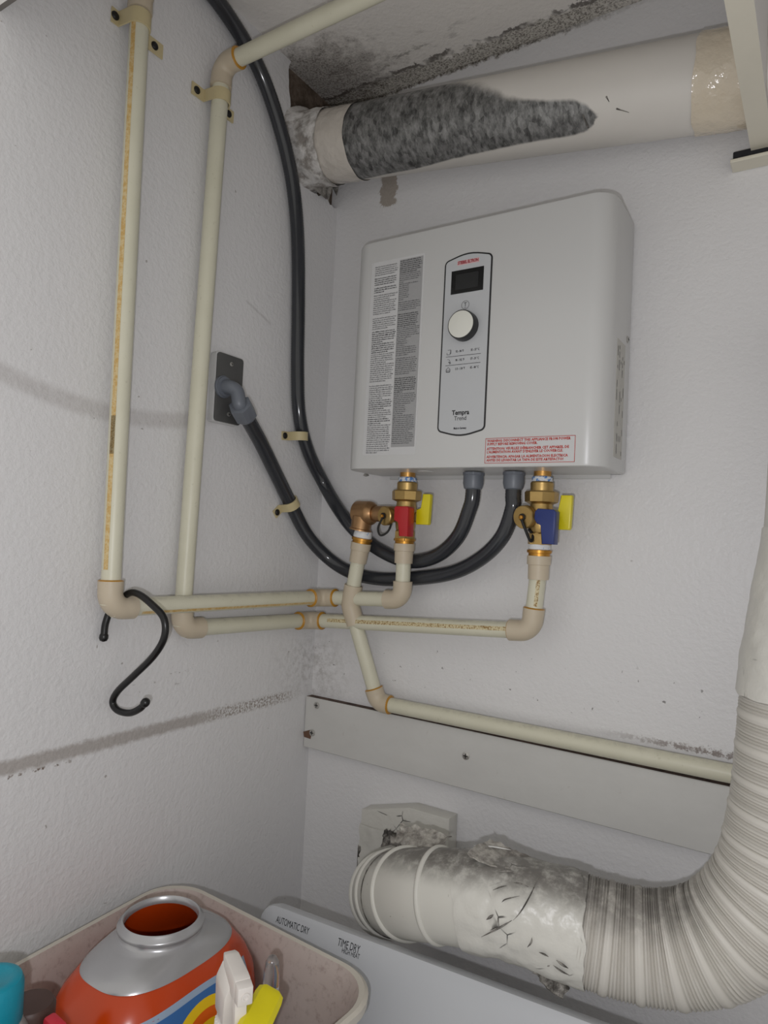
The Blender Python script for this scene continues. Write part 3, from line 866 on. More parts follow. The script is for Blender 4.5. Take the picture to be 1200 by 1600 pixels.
# cold side
cv = thing('isolation_valve', (CX, CVY, 1.40), 'brass valve assembly with blue and yellow handles below the heater on the right', 'valve')
vbody(cv, CX, CVY, (0.4483, -0.0520, 1.3928)[2], 1.4975)
q = (0.4648, -0.0800, 1.4355); X, Z = q[0], q[2]
bm = bmesh.new(); lathe(bm, (X-.004, -.064, Z), (0, -1, 0), [(-.010, .009), (.006, .009), (.008, .006)], 20); emit('valve_stem', bm, BRASS, cv, 35)
zb2 = (0.4749, -0.0800, 1.3945)[2]
handle(cv, 'drain_handle', [(X-.0140, Z+.004), (X-.010, Z+.0085), (X+.0130, Z+.0075), (X+.0160, Z+.0045), (X+.0150, zb2), (X-.0025, zb2), (X-.0030, Z-.014), (X-.0105, Z-.013), (X-.0145, Z-.006)], -.095, -.076, BLUEP, 'blue drain handle pointing down')
bm = bmesh.new(); tube(bm, [(CX+.010, CVY-.002, Z), (CX+.026, CVY-.002, Z)], .0085, 18); emit('valve_stem', bm, BRASS, cv, 35)
YX = (0.4733, -0.0620, 1.4412)[0]; xr_ = (0.4927, -0.0620, 1.4416)[0]
zt, zb_, zm_ = (0.4862, -0.0620, 1.4651)[2], (0.4836, -0.0620, 1.4160)[2], (0.4789, -0.0620, 1.4422)[2]
handle(cv, 'shutoff_handle', [(YX-.002, zb_), (xr_-.002, zb_), (xr_-.0005, zb_+.002), (xr_+.0010, zt-.002), (xr_, zt), (YX+.0040, zt), (YX+.0030, zm_), (YX-.002, zm_-.002)], CVY-.014, CVY-.003, YELP, 'yellow shut-off handle pointing up')
dc = Vector((0.4272, -0.0780, 1.4319)); dirc = V(-.22, -.95, -.10).normalized()
bm = bmesh.new(); tube(bm, [V(CX-.004, CVY, Z), dc - dirc*.006], .0120, 24); emit('drain_port', bm, BRASS, cv, 40)
bm = bmesh.new(); lathe(bm, dc - dirc*.010, dirc, [(0, .0130), (.001, .0170), (.009, .0170), (.0105, .0158), (.0108, .004)], 30); cap_ = emit('drain_cap', bm, BRASS, cv, 30)
bm = bmesh.new(); lathe(bm, dc, dirc, [(0, .0052), (.003, .0052), (.0035, .0035)], 16); emit('cap_washer', bm, BLACKP, cap_, 30)
bm = bmesh.new(); lathe(bm, dc + dirc*.002, dirc, [(0, .0036), (.0045, .0030), (.0055, .001)], 12); emit('cap_pin', bm, BRASSRING, cap_, 30)
e = Vector((0.4381, -0.0720, 1.3975)); f_ = Vector((0.4393, -0.0660, 1.4069))
lanyard(cv, [dc + dirc*.003 + V(0, 0, -.003), dc.lerp(e, .4) + V(-.001, -.004, 0), e, f_, Vector((0.4314, -0.0640, 1.4150))], .0022)

# ------------------------------------------------------------------ flexible conduits
CR = .0117
def conduit(root, pts):
    p, ln = resample(smooth_path(pts, 14), .0022)
    bm = bmesh.new(); tube(bm, p, lambda i, a: CR + (.00028 if i % 2 else -.00010), 24)
    emit('flexible_tube', bm, CONDUIT, root, 60)
def connector(root, x, y):
    bm = bmesh.new(); lathe(bm, (x, y, 1.4985), (0, 0, -1), [(0, octr(.0158)), (.004, octr(.0158)), (.0045, .0155), (.0165, .0158), (.0245, .0140), (.026, .0118)], 40)
    emit('connector', bm, CONN, root, 30, label='mid grey screwed connector')
AX, BX = (0.3389, -0.0620, 1.4922)[0], (0.4044, -0.0620, 1.4918)[0]
ca = thing('conduit', (AX, -.062, 1.49), 'dark grey flexible conduit looping from the heater up the left wall to the ceiling', 'conduit')
connector(ca, AX, -.062)
conduit(ca, [(AX, -.062, 1.490), (AX, -.062, 1.462), (0.3339, -0.0600, 1.4431), (0.3125, -0.0520, 1.4001), (0.2705, -0.0400, 1.3678), (0.2140, -0.0300, 1.3551), (0.1535, -0.0240, 1.3690),
  (0.0999, -0.0270, 1.4009), (0.0609, -0.0265, 1.4374), (0.0205, -0.0231, 1.4848), (0.0135, -0.0635, 1.5385), (0.0130, -0.0929, 1.5979), (0.0130, -0.1046, 1.6746), (0.0130, -0.1112, 1.7744), (0.0130, -0.1195, 1.8731), (0.0140, -0.1342, 1.9514),
  (0.0155, -0.1581, 2.0147), (0.0165, -0.1950, 2.0751), (0.0150, -0.2360, 2.1266), (0.0140, -0.2836, 2.1589), (0.0135, -0.3394, 2.1809), (0.0135, -0.3830, 2.1879)])
cb = thing('conduit', (BX, -.062, 1.49), 'dark grey flexible conduit running from the heater to the metal box on the left wall', 'conduit')
connector(cb, BX, -.062)
nut0 = Vector((0.0440, -0.2680, 1.5802)); nut1 = Vector((0.0340, -0.2367, 1.5615))
conduit(cb, [(BX, -.062, 1.490), (BX, -.062, 1.462), (0.4046, -0.0620, 1.4444), (0.3878, -0.0560, 1.4031), (0.3504, -0.0460, 1.3684), (0.2962, -0.0360, 1.3419), (0.2200, -0.0270, 1.3268), (0.1465, -0.0210, 1.3212),
  (0.0899, -0.0220, 1.3283), (0.0479, -0.0340, 1.3507), (0.0240, -0.0675, 1.3899), (0.0145, -0.1039, 1.4407), (0.0160, -0.1512, 1.4924), (0.0230, -0.1964, 1.5344), nut1, nut0])
box_c = V(.022, -.280, (0.0200, -0.2865, 1.6094)[2])
nd = (nut1-nut0).normalized()
bm = bmesh.new(); tube(bm, smooth_path([(.014, box_c.y, box_c.z), (.030, box_c.y+.001, box_c.z-.001), (.0405, box_c.y+.006, box_c.z-.008), nut0 - nd*.006, nut0 + nd*.004], 10), .0108, 22)
emit('elbow_fitting', bm, CONN, cb, 50, label='mid grey curved fitting out of the box')
bm = bmesh.new(); lathe(bm, (.0162, box_c.y, box_c.z), (1, 0, 0), [(0, .017), (.003, .017), (.0036, .0155), (.006, .0150), (.0064, .010)], 30); emit('lock_ring', bm, CONN, cb, 35)
bm = bmesh.new(); lathe(bm, nut0 - nd*.004, nd, [(0, .0135), (.001, hexr(.0160)), (.026, hexr(.0160)), (.031, .0140), (.032, .0115)], 48); emit('gland_nut', bm, CONN, cb, 25, label='mid grey hexagonal gland nut')

# metal box with blank cover
jb = thing('junction_box', (.008, -.266, 1.61), 'small grey metal junction box with a blank cover on the left wall', 'junction box')
bm = bmesh.new(); prism(bm, rounded(-.2935, 1.5555, -.2375, 1.6625, .004, 3), 'x', .0003, .0125, .0006); emit('box_rim', bm, BOXSIDE, jb, 30)
bm = bmesh.new(); prism(bm, rounded(-.2925, 1.5565, -.2385, 1.6615, .005, 4), 'x', .0128, .0160, .0008); emit('cover_plate', bm, BOXM, jb, 30)
for z in (1.648, 1.570): screw(jb, (.0165, -.265, z), (1, 0, 0), .0034, STEEL)

# ------------------------------------------------------------------ straps
def strap(label, c, d, rad, tabs, group, wid=.013, thick=.0022, both=False, ta=.020, tb=.020):
    """band over a run of direction d at centre c on the left wall; tabs = wall directions along the wall (unit, signed) that carry a screw"""
    root = thing('pipe_strap', (0, c[1], c[2]), label, 'strap', group)
    c = Vector(c); d = Vector(d).normalized(); s = d.cross(V(1, 0, 0)).normalized()   # s lies in the wall plane
    if s.dot(Vector(tabs[0])) < 0: s = -s
    prof = []
    R = rad + .0004
    far = s*(-1)
    tl = .020
    out = []
    if both: out.append((-R - tb, .0006 - c.x)); out.append((-R - .002, .0006 - c.x))
    else: out.append((-R - .0003, .0006 - c.x))
    for k in range(0, 17):
        a = PI - PI*k/16; out.append((R*math.cos(a), max(R*math.sin(a), 0)))
    out.append((R + .002, .0006 - c.x)); out.append((R + ta, .0006 - c.x))
    bm = bmesh.new(); n = len(out); rows = []
    for i, (a, h) in enumerate(out):
        pa = out[max(i-1, 0)]; pb = out[min(i+1, n-1)]
        tx, ty = pb[0]-pa[0], pb[1]-pa[1]; l = math.hypot(tx, ty); nx, ny = -ty/l, tx/l
        w_ = wid*.5
        row = []
        for (o, ww) in ((0, -w_), (0, w_), (thick, w_), (thick, -w_)):
            row.append(bm.verts.new(c + s*(a + nx*o) + V(1, 0, 0)*(h + ny*o) + d*ww))
        rows.append(row)
    for i in range(n-1):
        for k in range(4): bm.faces.new((rows[i][k], rows[i][(k+1) % 4], rows[i+1][(k+1) % 4], rows[i+1][k]))
    bm.faces.new(rows[0]); bm.faces.new(rows[-1])
    emit('band', bm, STRAP, root, 40)
    for sg in ((1, -1) if both else (1,)):
        p = c + s*sg*(R + (ta if sg > 0 else tb)*.66); p.x = .0006 + thick
        bm = bmesh.new(); lathe(bm, p, (1, 0, 0), [(0, .0056), (.0012, .0054), (.0024, .0040), (.003, .002)], 16); emit('screw', bm, SCREWM, root, 40, label='black screw head')
    return root
strap('yellowed strap holding the leftmost pipe just under the top edge of the photo', (.0222, -.4699, 2.052), (.02, 0, -1), PR*1.02, [(0, -1, 0)], None, .020, both=True, ta=.014, tb=.042)
strap('yellowed strap holding the second pipe below its upper elbow', (.0202, -.3222, 2.035), (0, 0, -1), PR*1.02, [(0, -1, 0)], None, .018, both=True, ta=.026, tb=.032)
strap('cream one-screw strap around the upright conduit left of the heater', (0.0138, -0.0908, 1.5620), (0, .08, -1), CR*1.04, [(0, -1, 0)], None, .015)
strap('cream one-screw strap around the slanting conduit below the metal box', (0.0146, -0.1059, 1.4428), (0, .64, -.77), CR*1.04, [(0, -.8, -.6)], None, .015)

# ------------------------------------------------------------------ S hook over the pipe
hk = thing('s_hook', (.04, -.445, 1.30), 'black S-shaped hook hanging over the cream pipe at the lower left', 'hook')
hp = [(.0085, -.454, 1.247), (.0090, -.453, 1.264), (.0150, -.449, 1.284), (0.0435, -0.4480, 1.2945), (0.0621, -0.4460, 1.2985), (0.0871, -0.4440, 1.2943), (0.1088, -0.4430, 1.2798), (0.1108, -0.4420, 1.2571), (0.0917, -0.4410, 1.2308),
      (0.0537, -0.4400, 1.1996), (0.0237, -0.4390, 1.1759), (0.0133, -0.4380, 1.1599), (0.0235, -0.4370, 1.1507), (0.0468, -0.4360, 1.1513), (0.0649, -0.4350, 1.1601), (0.0729, -0.4350, 1.1679)]
hp[3] = (hp[3][0], hp[3][1], max(hp[3][2], 1.3045)); hp[4] = (hp[4][0], hp[4][1], max(hp[4][2], 1.3055))
bm = bmesh.new(); tube(bm, smooth_path(hp, 10), .0045, 16); emit('rod', bm, BLACK, hk, 60)
e = Vector(hp[-1])
for p_, q_ in ((hp[-1], hp[-2]), (hp[0], hp[1])):
    p_ = Vector(p_); q_ = Vector(q_); ax = (p_-q_).normalized()
    bm = bmesh.new(); lathe(bm, p_ - ax*.003, ax, [(0, .0045), (.002, .0056), (.006, .0058), (.009, .0045), (.0105, .001)], 16); emit('tip', bm, BLACK, hk, 60)

# ------------------------------------------------------------------ big round duct under the ceiling
DA, DB, DR = V(0, -.095, 2.075), V(.69, -.074, 1.996), .058
dax = (DB-DA).normalized(); du = V(0, -1, 0); du = (du - dax*du.dot(dax)).normalized(); dw = dax.cross(du)
dk = thing('exhaust_duct', (.34, -.085, 2.03), 'large round duct under the ceiling, half painted white and half bare zinc', 'duct')
def interp(tab, s):
    if s <= tab[0][0]: return tab[0][1]
    for (a, b), (c, d) in zip(tab, tab[1:]):
        if s <= c: return b + (d-b)*(s-a)/(c-a)
    return tab[-1][1]
lowb = [(.10, 110), (.171, 97), (.233, 92), (.30, 80), (.331, 77), (.405, 71), (.455, 69), (.49, 69), (.513, 66), (.526, 57), (.531, 47)]
topb = [(.10, -90), (.22, -80), (.30, -50), (.36, -18), (.40, 6), (.430, 14), (.459, 19), (.50, 24), (.518, 33), (.531, 47)]
bm = bmesh.new(); NS, NA = 170, 96; rows = []
L_ = (DB-DA).length
bl = bm.verts.layers.float.new('bare')
for i in range(NS+1):
    s = -.02 + (L_ + .11)*i/NS; ring = []
    for k in range(NA):
        a = 360*k/NA - 180; t = math.radians(a)
        v = bm.verts.new(DA + dax*s + (du*math.cos(t) + dw*math.sin(t))*DR)
        lo, hi = interp(topb, s), interp(lowb, s)
        soft_t = 7 + 18*max(0, min(1, (s-.2)/.1))*max(0, min(1, (.43-s)/.06)); soft_b = 5.0
        m = min((a-lo)/soft_t, (hi-a)/soft_b, (.535-s)/.012)
        v[bl] = max(0, min(1, .5 + .5*m)) if s < .56 else 0
        ring.append(v)
    rows.append(ring)
for i in range(NS):
    for k in range(NA): bm.faces.new((rows[i][k], rows[i][(k+1) % NA], rows[i+1][(k+1) % NA], rows[i+1][k]))
bm.faces.new(rows[-1])
emit('duct_pipe', bm, DUCT, dk, 60)
bm = bmesh.new()
for k in range(6):   # snap-lock seam with a small dent at its end
    pass
ln_ = [DA + dax*(.515 + .001*k) + (du*math.cos(math.radians(52+3*k)) + dw*math.sin(math.radians(52+3*k)))*(DR+.0002) for k in range(-3, 4)]
tube(bm, ln_, .0012, 8); emit('seam_dent', bm, TORN, dk, 60, label='small dark dent at the end of the bare patch')
def wrap(name, mat, s0, s1, amp, seed, lab, rad=.0015, flare=0):
    bm = bmesh.new(); n = 26; rows = []
    for i in range(n+1):
        s = s0 + (s1-s0)*i/n; ring = []
        for k in range(80):
            t = 2*PI*k/80; p = DA + dax*s + (du*math.cos(t) + dw*math.sin(t))*DR
            nz = noise.noise(p*38 + V(seed, 0, 0)) + .5*noise.noise(p*90 + V(0, seed, 0))
            e = .004*noise.noise(V(math.cos(t)*2, math.sin(t)*2, seed + (0 if i < n/2 else 9))) if i in (0, n) else 0
            fl = flare*max(0, 1-i/n*2.2)**2
            ring.append(bm.verts.new(p + dax*e + (du*math.cos(t) + dw*math.sin(t))*(rad + fl + amp*nz)))
        rows.append(ring)
    for i in range(n):
        for k in range(80): bm.faces.new((rows[i][k], rows[i][(k+1) % 80], rows[i+1][(k+1) % 80], rows[i+1][k]))
    return emit(name, bm, mat, dk, 70, label=lab)
wrap('tape_wrap', CLEARTAPE, .045, .119, .0010, 3.1, 'shiny crumpled clear tape round the left end', .0016)
wrap('tape_wrap', TANTAPE,   .648, .712, .0010, 8.4, 'shiny tan packing tape round the right end', .0016)
wrap('compound_collar', COMPOUND, -.006, .062, .0032, 5.5, 'lumpy pale joint compound where the duct meets the wall', .004, .010)
# jagged metal flap under the duct at the corner
bm = bmesh.new()
for tri in ([(0.0117, -0.0600, 2.0235), (0.0092, -0.0400, 2.0068), (0.0219, -0.0450, 2.0280)], [(0.0084, -0.0300, 2.0393), (0.0123, -0.0200, 2.0248), (0.0169, -0.0200, 2.0456)], [(0.0044, -0.1000, 2.0159), (0.0126, -0.0500, 2.0040), (0.0219, -0.0600, 2.0234)]):
    a, b, c = [Vector(p) for p in tri]; n = (b-a).cross(c-a).normalized()*.0008
    f1 = [bm.verts.new(p+n) for p in (a, b, c)]; f2 = [bm.verts.new(p-n) for p in (a, b, c)]
    bm.faces.new(f1); bm.faces.new(f2)
    for k in range(3): bm.faces.new((f1[k], f1[(k+1) % 3], f2[(k+1) % 3], f2[k]))
emit('torn_flap', bm, TORN, dk, 0, label='jagged dark scraps under the collar')
for s, a, ln in ((.563, 46, .016), (.545, 30, .004)):
    bm = bmesh.new(); t = math.radians(a)
    tube(bm, [DA + dax*(s-ln*.4) + (du*math.cos(t-.06) + dw*math.sin(t-.06))*(DR+.0002), DA + dax*(s+ln*.6) + (du*math.cos(t+.06) + dw*math.sin(t+.06))*(DR+.0002)], [.0012, .0003], 6)
    emit('paint_nick', bm, TORN, dk, 0)

# ------------------------------------------------------------------ hanging panel at the upper right
hp_ = thing('hanging_panel', (.706, -.3, 1.925), 'cream edged panel hanging under the ceiling at the upper right, on a small ledge', 'panel')
XP0, XP1, ZP = 0.7002, 0.7248, 1.925
bm = bmesh.new()   # notched at the wall so that the duct runs through
prism(bm, [(YF+.04, ZP), (-.012, ZP), (-.012, 1.9315), (-.145, 1.9315), (-.145, 2.064), (-.012, 2.064), (-.012, ZC-.001), (YF+.04, ZC-.001)], 'x', XP0, XP1)
for f in bm.faces:
    f.normal_update()
    if f.normal.x > .9: f.material_index = 1
emit('side_panel', bm, [PANELM, PEG], hp_, 30)
bm = bmesh.new(); box(bm, (.6765, -.030, 1.9120), (.98, -.0005, 1.9165), .0008, 1); emit('ledge', bm, PANELM, hp_, 30)
bm = bmesh.new(); box(bm, (.6790, -.024, 1.9167), (.7200, -.006, 1.9290), .001, 1); emit('foam_pad', bm, FOAM, hp_, 30, label='black foam pad on the ledge')

# ------------------------------------------------------------------ dryer vent hose
vh = thing('vent_hose', (.62, -.175, .94), 'white corrugated dryer vent hose bending upward at the right edge', 'hose')
HR = .0580
vpath = [(0.2666, -0.1400, 0.8737), (0.3207, -0.1950, 0.9139), (0.3683, -0.2200, 0.9382), (0.4121, -0.2260, 0.9521), (0.4700, -0.2220, 0.9598), (0.5263, -0.2120, 0.9592), (0.5755, -0.2000, 0.9538), (0.6195, -0.1900, 0.9518), (0.6680, -0.1800, 0.9588),
         (0.7152, -0.1720, 0.9868), (0.7536, -0.1660, 1.0457), (0.7690, -0.1620, 1.1237), (0.7740, -0.1600, 1.1990), (0.7770, -0.1580, 1.2662), (0.7831, -0.1520, 1.3475), (0.7904, -0.1420, 1.4300), (0.7931, -0.1340, 1.5702), (0.7958, -0.1260, 1.7143)]
vp0 = smooth_path([Vector(p) for p in vpath], 14)
# cumulative lengths so pieces of the path can be cut out by waypoint
def piece(i0, i1, step): return resample(vp0[i0*14:i1*14+1], step)[0]
# corrugated part: from the foil end (waypoint 6) to the upper tape (waypoint 13)
hpts, hl = resample(vp0[int(5.82*14):int(12.85*14)], .0008)
def hose_r(i, a):
    s = (i*.0008) % .0345
    if s < .0275: return HR + .0011*(math.cos(2*PI*s/.0034)) - .0006
    return HR + .0012*math.sin(PI*(s-.0275)/.007)
bm = bmesh.new(); tube(bm, hpts, hose_r, 72, cap=False, up=True, groove=lambda i: max(0, -math.cos(2*PI*((i*.0008) % .0345)/.0034)) if (i*.0008) % .0345 < .0275 else 0); emit('corrugated_hose', bm, HOSE, vh, 80)
# foil tape wrapped over the upper end and the pipe above
def foil(name, i0, i1, r0, r1, amp, seed, mat, lab=None, skew=.012, freq=26):
    p, ln = resample(vp0[i0:i1], .0025); n = len(p)
    bm = bmesh.new(); fr = frames(p); rows = []; ul = bm.verts.layers.float.new('up')
    for i, (c, u, w) in enumerate(fr):
        ring = []; t = i/(n-1)
        for k in range(88):
            a = 2*PI*k/88; d = u*math.cos(a) + w*math.sin(a); rr = r0 + (r1-r0)*t
            q = c + d*rr
            vo = noise.voronoi(q*freq*.85 + V(seed, 0, 0))[0]
            nz = 1.1*min(.55, vo[1]-vo[0]) + .7*noise.noise(q*freq*.5 + V(0, seed, 3)) + .5*abs(noise.noise(q*freq*2.3 + V(0, seed, 3))) - .35
            tg = u.cross(w)
            sh = 0
            if i in (0, n-1): sh = skew*math.sin(a + seed) + .004*noise.noise(V(math.cos(a)*3, math.sin(a)*3, seed))
            vv = bm.verts.new(q + d*amp*nz + tg*sh); vv[ul] = d.z; ring.append(vv)
        rows.append(ring)
    for i in range(n-1):
        for k in range(88): bm.faces.new((rows[i][k], rows[i][(k+1) % 88], rows[i+1][(k+1) % 88], rows[i+1][k]))
    return emit(name, bm, mat, vh, 45, label=lab)
foil('foil_wrap', int(12.75*14), int(15.0*14),   .0620, .0560, .0022, 2.0, FOIL, 'white foil tape wrapped round the upper end', .006)
p, _ = resample(vp0[int(14.9*14):], .01); bm = bmesh.new(); tube(bm, p, .0545, 48); emit('upper_pipe', bm, ELBOW, vh, 60)
foil('foil_wrap', int(3.45*14), int(5.97*14),   .0550, .0600, .0046, 5.2, FOIL, 'crumpled white foil tape joining the elbow to the hose', .010, 24)
# folded foil ends hanging under the joint
def crumple(name, base, ux, uz, w, h, nx, nz, amp, seed, mat, root, lab=None, thick=.0012, edge=.004, dome=0):
    """crumpled sheet of tape with thickness; base corner, two edge directions"""
    bm = bmesh.new(); ul = bm.verts.layers.float.new('up'); base = Vector(base); ux = Vector(ux).normalized(); uz = Vector(uz).normalized(); nn = ux.cross(uz).normalized(); A = []; B = []
    for j in range(nz+1):
        ra = []; rb = []
        for i in range(nx+1):
            s, t = i/nx, j/nz; q = base + ux*w*s + uz*h*t
            if i in (0, nx) or j in (0, nz):
                q += ux*edge*noise.noise(V(s*4, t*4, seed)) + uz*edge*noise.noise(V(s*4, t*4, seed+7))
            o = amp*(abs(noise.noise(q*42 + V(seed, 0, 0)))*1.5 + .6*abs(noise.noise(q*95 + V(seed, 5, 0)))) + dome*math.sin(PI*s)*math.sin(PI*min(1, t))
            vv = bm.verts.new(q + nn*o); vv[ul] = .45*max(0, 2*t-1.2); ra.append(vv); rb.append(bm.verts.new(q + nn*(o-thick)))
        A.append(ra); B.append(rb)
    for j in range(nz):
        for i in range(nx):
            bm.faces.new((A[j][i], A[j][i+1], A[j+1][i+1], A[j+1][i])); bm.faces.new((B[j][i], B[j+1][i], B[j+1][i+1], B[j][i+1]))
    for i in range(nx):
        bm.faces.new((A[0][i], B[0][i], B[0][i+1], A[0][i+1])); bm.faces.new((A[nz][i], A[nz][i+1], B[nz][i+1], B[nz][i]))
    for j in range(nz):
        bm.faces.new((A[j][0], A[j+1][0], B[j+1][0], B[j][0])); bm.faces.new((A[j][nx], B[j][nx], B[j+1][nx], A[j+1][nx]))
    return emit(name, bm, mat, root, 40, label=lab)
a_ = Vector((0.5305, -0.2150, 0.9231)); b_ = Vector((0.5637, -0.1980, 0.9009))
crumple('foil_fold', a_ + V(0, -.012, .006), (b_-a_), V(0, -.55, -.25), (b_-a_).length, .030, 14, 8, .010, 4.0, TORN, vh, 'dark folded tape end under the joint', .002, .006)
crumple('foil_fold', Vector((0.5158, -0.2320, 0.9417)), (b_-a_), V(.15, -.45, -.3), (b_-a_).length*.9, .022, 14, 8, .006, 9.0, FOIL, vh, None, .002, .006)

# gored elbow turning into the wall
ep, _ = resample(vp0[:int(4.0*14)], .0035)
bm = bmesh.new()
tube(bm, ep, .0535, 72, cap=False, up=True); emit('elbow_pipe', bm, ELBOW, vh, 60)
fr = frames(ep)
for t, rr in ((.05, .0034), (.25, .0032), (.47, .0034), (.73, .0026)):
    c, u, w = fr[int(t*(len(fr)-1))]; tg = u.cross(w)
    tilt = .16 if t < .4 else .05
    bm = bmesh.new(); pts = []
    for k in range(72):
        a = 2*PI*k/72; d = u*math.cos(a) + w*math.sin(a); pts.append((c + d*.0538, d))
    rows = []
    for (pp, d) in pts:
        rows.append([bm.verts.new(pp + d*rr*x + tg*y) for x, y in ((-.3, -.0036), (.55, -.0030), (1, -.0010), (1, .0010), (.55, .0030), (-.3, .0036))])
    for k in range(72):
        for j in range(5): bm.faces.new((rows[k][j], rows[k][j+1], rows[(k+1) % 72][j+1], rows[(k+1) % 72][j]))
        bm.faces.new((rows[k][5], rows[k][0], rows[(k+1) % 72][0], rows[(k+1) % 72][5]))
    emit('rolled_rib', bm, ELBOW, vh, 60)
c, u, w = fr[int(.34*(len(fr)-1))]; tg = u.cross(w)
bm = bmesh.new(); tube(bm, [c + (u*math.cos(a) + w*math.sin(a))*.0537 + tg*.008*math.cos(a*1.0) for a in [k*2*PI/60 for k in range(61)]], .0011, 6)
emit('gore_gap', bm, TORN, vh, 60, label='dark open joint between two elbow segments')

# crumpled tape over the dusty top of the elbow
crumple('foil_scrap', (0.2920, -0.1750, 0.9647), V(1, -.15, .10), V(.05, .75, .45),   .085, .034, 18, 12, .010, 6.1, DUSTYFOIL, vh, 'dusty crumpled tape behind the elbow top', .0015, .010)
crumple('foil_scrap', (0.4441, -0.2450, 1.0190), V(1, .04, -.22), V(.1, .9, .02), .115, .050, 22, 10, .007, 7.7, DUSTYFOIL, vh, 'dusty crumpled tape along the top of the joint', .0015, .008)
# tears, overlaps and creases of the taped joint
def strokes(name, mat, lst, lab, kind=None):
    bm = bmesh.new()
    for pts, r in lst:
        p = smooth_path(pts, 6); n = len(p)
        tube(bm, p, [max(.0002, .72*r*math.sin(PI*(k+.6)/(n+.2))) for k in range(n)], 6)
    emit(name, bm, mat, vh, 60, label=lab, kind=kind)
strokes('tape_seam', TORN, [([(0.5268, -0.2372, 1.0154), (0.5254, -0.2565, 1.0026), (0.5191, -0.2694, 0.9863), (0.5125, -0.2744, 0.9765)], .0011), ([(0.5111, -0.2747, 0.9761), (0.4980, -0.2785, 0.9650), (0.4778, -0.2801, 0.9488)], .0016)], 'dark overlapping edge of the tape')
strokes('tears', TORN, [([(0.4830, -0.2800, 0.9697), (0.4869, -0.2788, 0.9733), (0.4901, -0.2775, 0.9766)], .0022), ([(0.4969, -0.2713, 0.9897), (0.5001, -0.2682, 0.9930), (0.5140, -0.2619, 0.9984)], .0010),
  ([(0.4840, -0.2675, 0.9975), (0.4910, -0.2625, 1.0013), (0.4973, -0.2591, 1.0034)], .0012), ([(0.4811, -0.2515, 1.0114), (0.4917, -0.2466, 1.0135), (0.5017, -0.2443, 1.0142)], .0018), ([(0.5032, -0.2549, 1.0072), (0.5123, -0.2527, 1.0077), (0.5205, -0.2521, 1.0064)], .0012),
  ([(0.5298, -0.2742, 0.9534), (0.5337, -0.2737, 0.9594), (0.5342, -0.2737, 0.9650)], .0014), ([(0.5422, -0.2721, 0.9514), (0.5474, -0.2705, 0.9505), (0.5521, -0.2692, 0.9488)], .0015), ([(0.5601, -0.2676, 0.9476), (0.5659, -0.2655, 0.9440), (0.5723, -0.2636, 0.9414)], .0020),
  ([(0.5565, -0.2666, 0.9404), (0.5642, -0.2638, 0.9358), (0.5732, -0.2609, 0.9330)], .0016), ([(0.5503, -0.2669, 0.9369), (0.5531, -0.2669, 0.9386)], .0010)], 'dark tears in the tape', 'stuff')
strokes('bare_foil_edge', SILVERFOIL, [([(0.4356, -0.2179, 1.0171), (0.4589, -0.2126, 1.0203), (0.4805, -0.2083, 1.0210)], .0018)], 'bright bare foil edge along the top')

# tape-covered box around the wall outlet
vb = thing('vent_box', (.21, -.02, .86), 'box-shaped wall outlet covered in white foil tape behind the vent elbow', 'vent')
bm = bmesh.new()
vpoly = [(.1262, .9130), (.1900, .9320), (.2330, .9290), (.2960, .9270), (.3060, .905), (.3060, .775), (.1262, .775)]
vpoly = [(0.1433, -0.0300, 0.9300), (0.2363, -0.0300, 0.9566), (0.3085, -0.0300, 0.9570)]
vpoly = [(p[0], p[2]) for p in vpoly]
xr = vpoly[-1][0]; vpoly += [(xr+.002, .775), (vpoly[0][0]-.001, .775)]
prism(bm, vpoly, 'y', -.030, -.0005, .0015)
emit('taped_box', bm, FOIL, vb, 30)
crumple('foil_skin', (vpoly[0][0], -.0315, .835), (1, 0, 0), (0, 0, 1), xr-vpoly[0][0], .072, 30, 16, .0045, 3.3, FOIL, vb, 'wrinkled foil skin of the box', .0008, .003)
crumple('torn_foil', (0.2081, -0.0620, 0.9024), V(1, -.1, .12), V(.05, .35, .9),   .058, .022, 14, 10, .010, 8.8, TORN, vb, 'torn dark foil hanging open', .0012, .012)
bm = bmesh.new(); box(bm, (vpoly[0][0]-.002, -.034, .800), (vpoly[0][0]+.004, -.028, .872), .001, 1); emit('loose_edge', bm, TORN, vb, 0, label='dark loose tape edge')

# ------------------------------------------------------------------ dryer
dr = thing('dryer', (.176, -.290, ZF), 'white clothes dryer whose console with black lettering shows behind the basket', 'dryer')
DX0, DX1 = .162, .855
bm = bmesh.new(); box(bm, (DX0+.004, -.99, ZF+.001), (DX1, -.305, .699), .008, 3); emit('cabinet', bm, APPL, dr, 35)
# console: a slanted panel with rounded corners
CT, CB = V(0, -.289, .8920), V(0, -.362, .7005)      # top and bottom of the face
fz = (CT-CB).normalized(); fn_ = V(1, 0, 0).cross(fz).normalized()
if fn_.y > 0: fn_ = -fn_
def cpt(x, t, o): return V(x, 0, 0) + CB + fz*t + fn_*o
FH = (CT-CB).length
bm = bmesh.new(); poly = rounded(DX0, 0, DX1, FH, .020, 6)
poly = [(x, max(t, 0)) for x, t in poly]
depth = .030
rows = []
for o, ins in ((-depth, .004), (-depth+.006, 0), (-.006, 0), (-.0018, .0015), (0, .006)):
    cx_, ct_ = (DX0+DX1)/2, FH/2
    rows.append([bm.verts.new(cpt(x - math.copysign(ins, x-cx_), t - math.copysign(ins, t-ct_), o)) for x, t in poly])
for a, b in zip(rows, rows[1:]):
    for k in range(len(poly)): bm.faces.new((a[k], a[(k+1) % len(poly)], b[(k+1) % len(poly)], b[k]))
bm.faces.new(rows[0]); bm.faces.new(rows[-1])
emit('console', bm, APPL, dr, 30)
def face_xy(px):   # point on the console face given as metric (x, t)
    return px
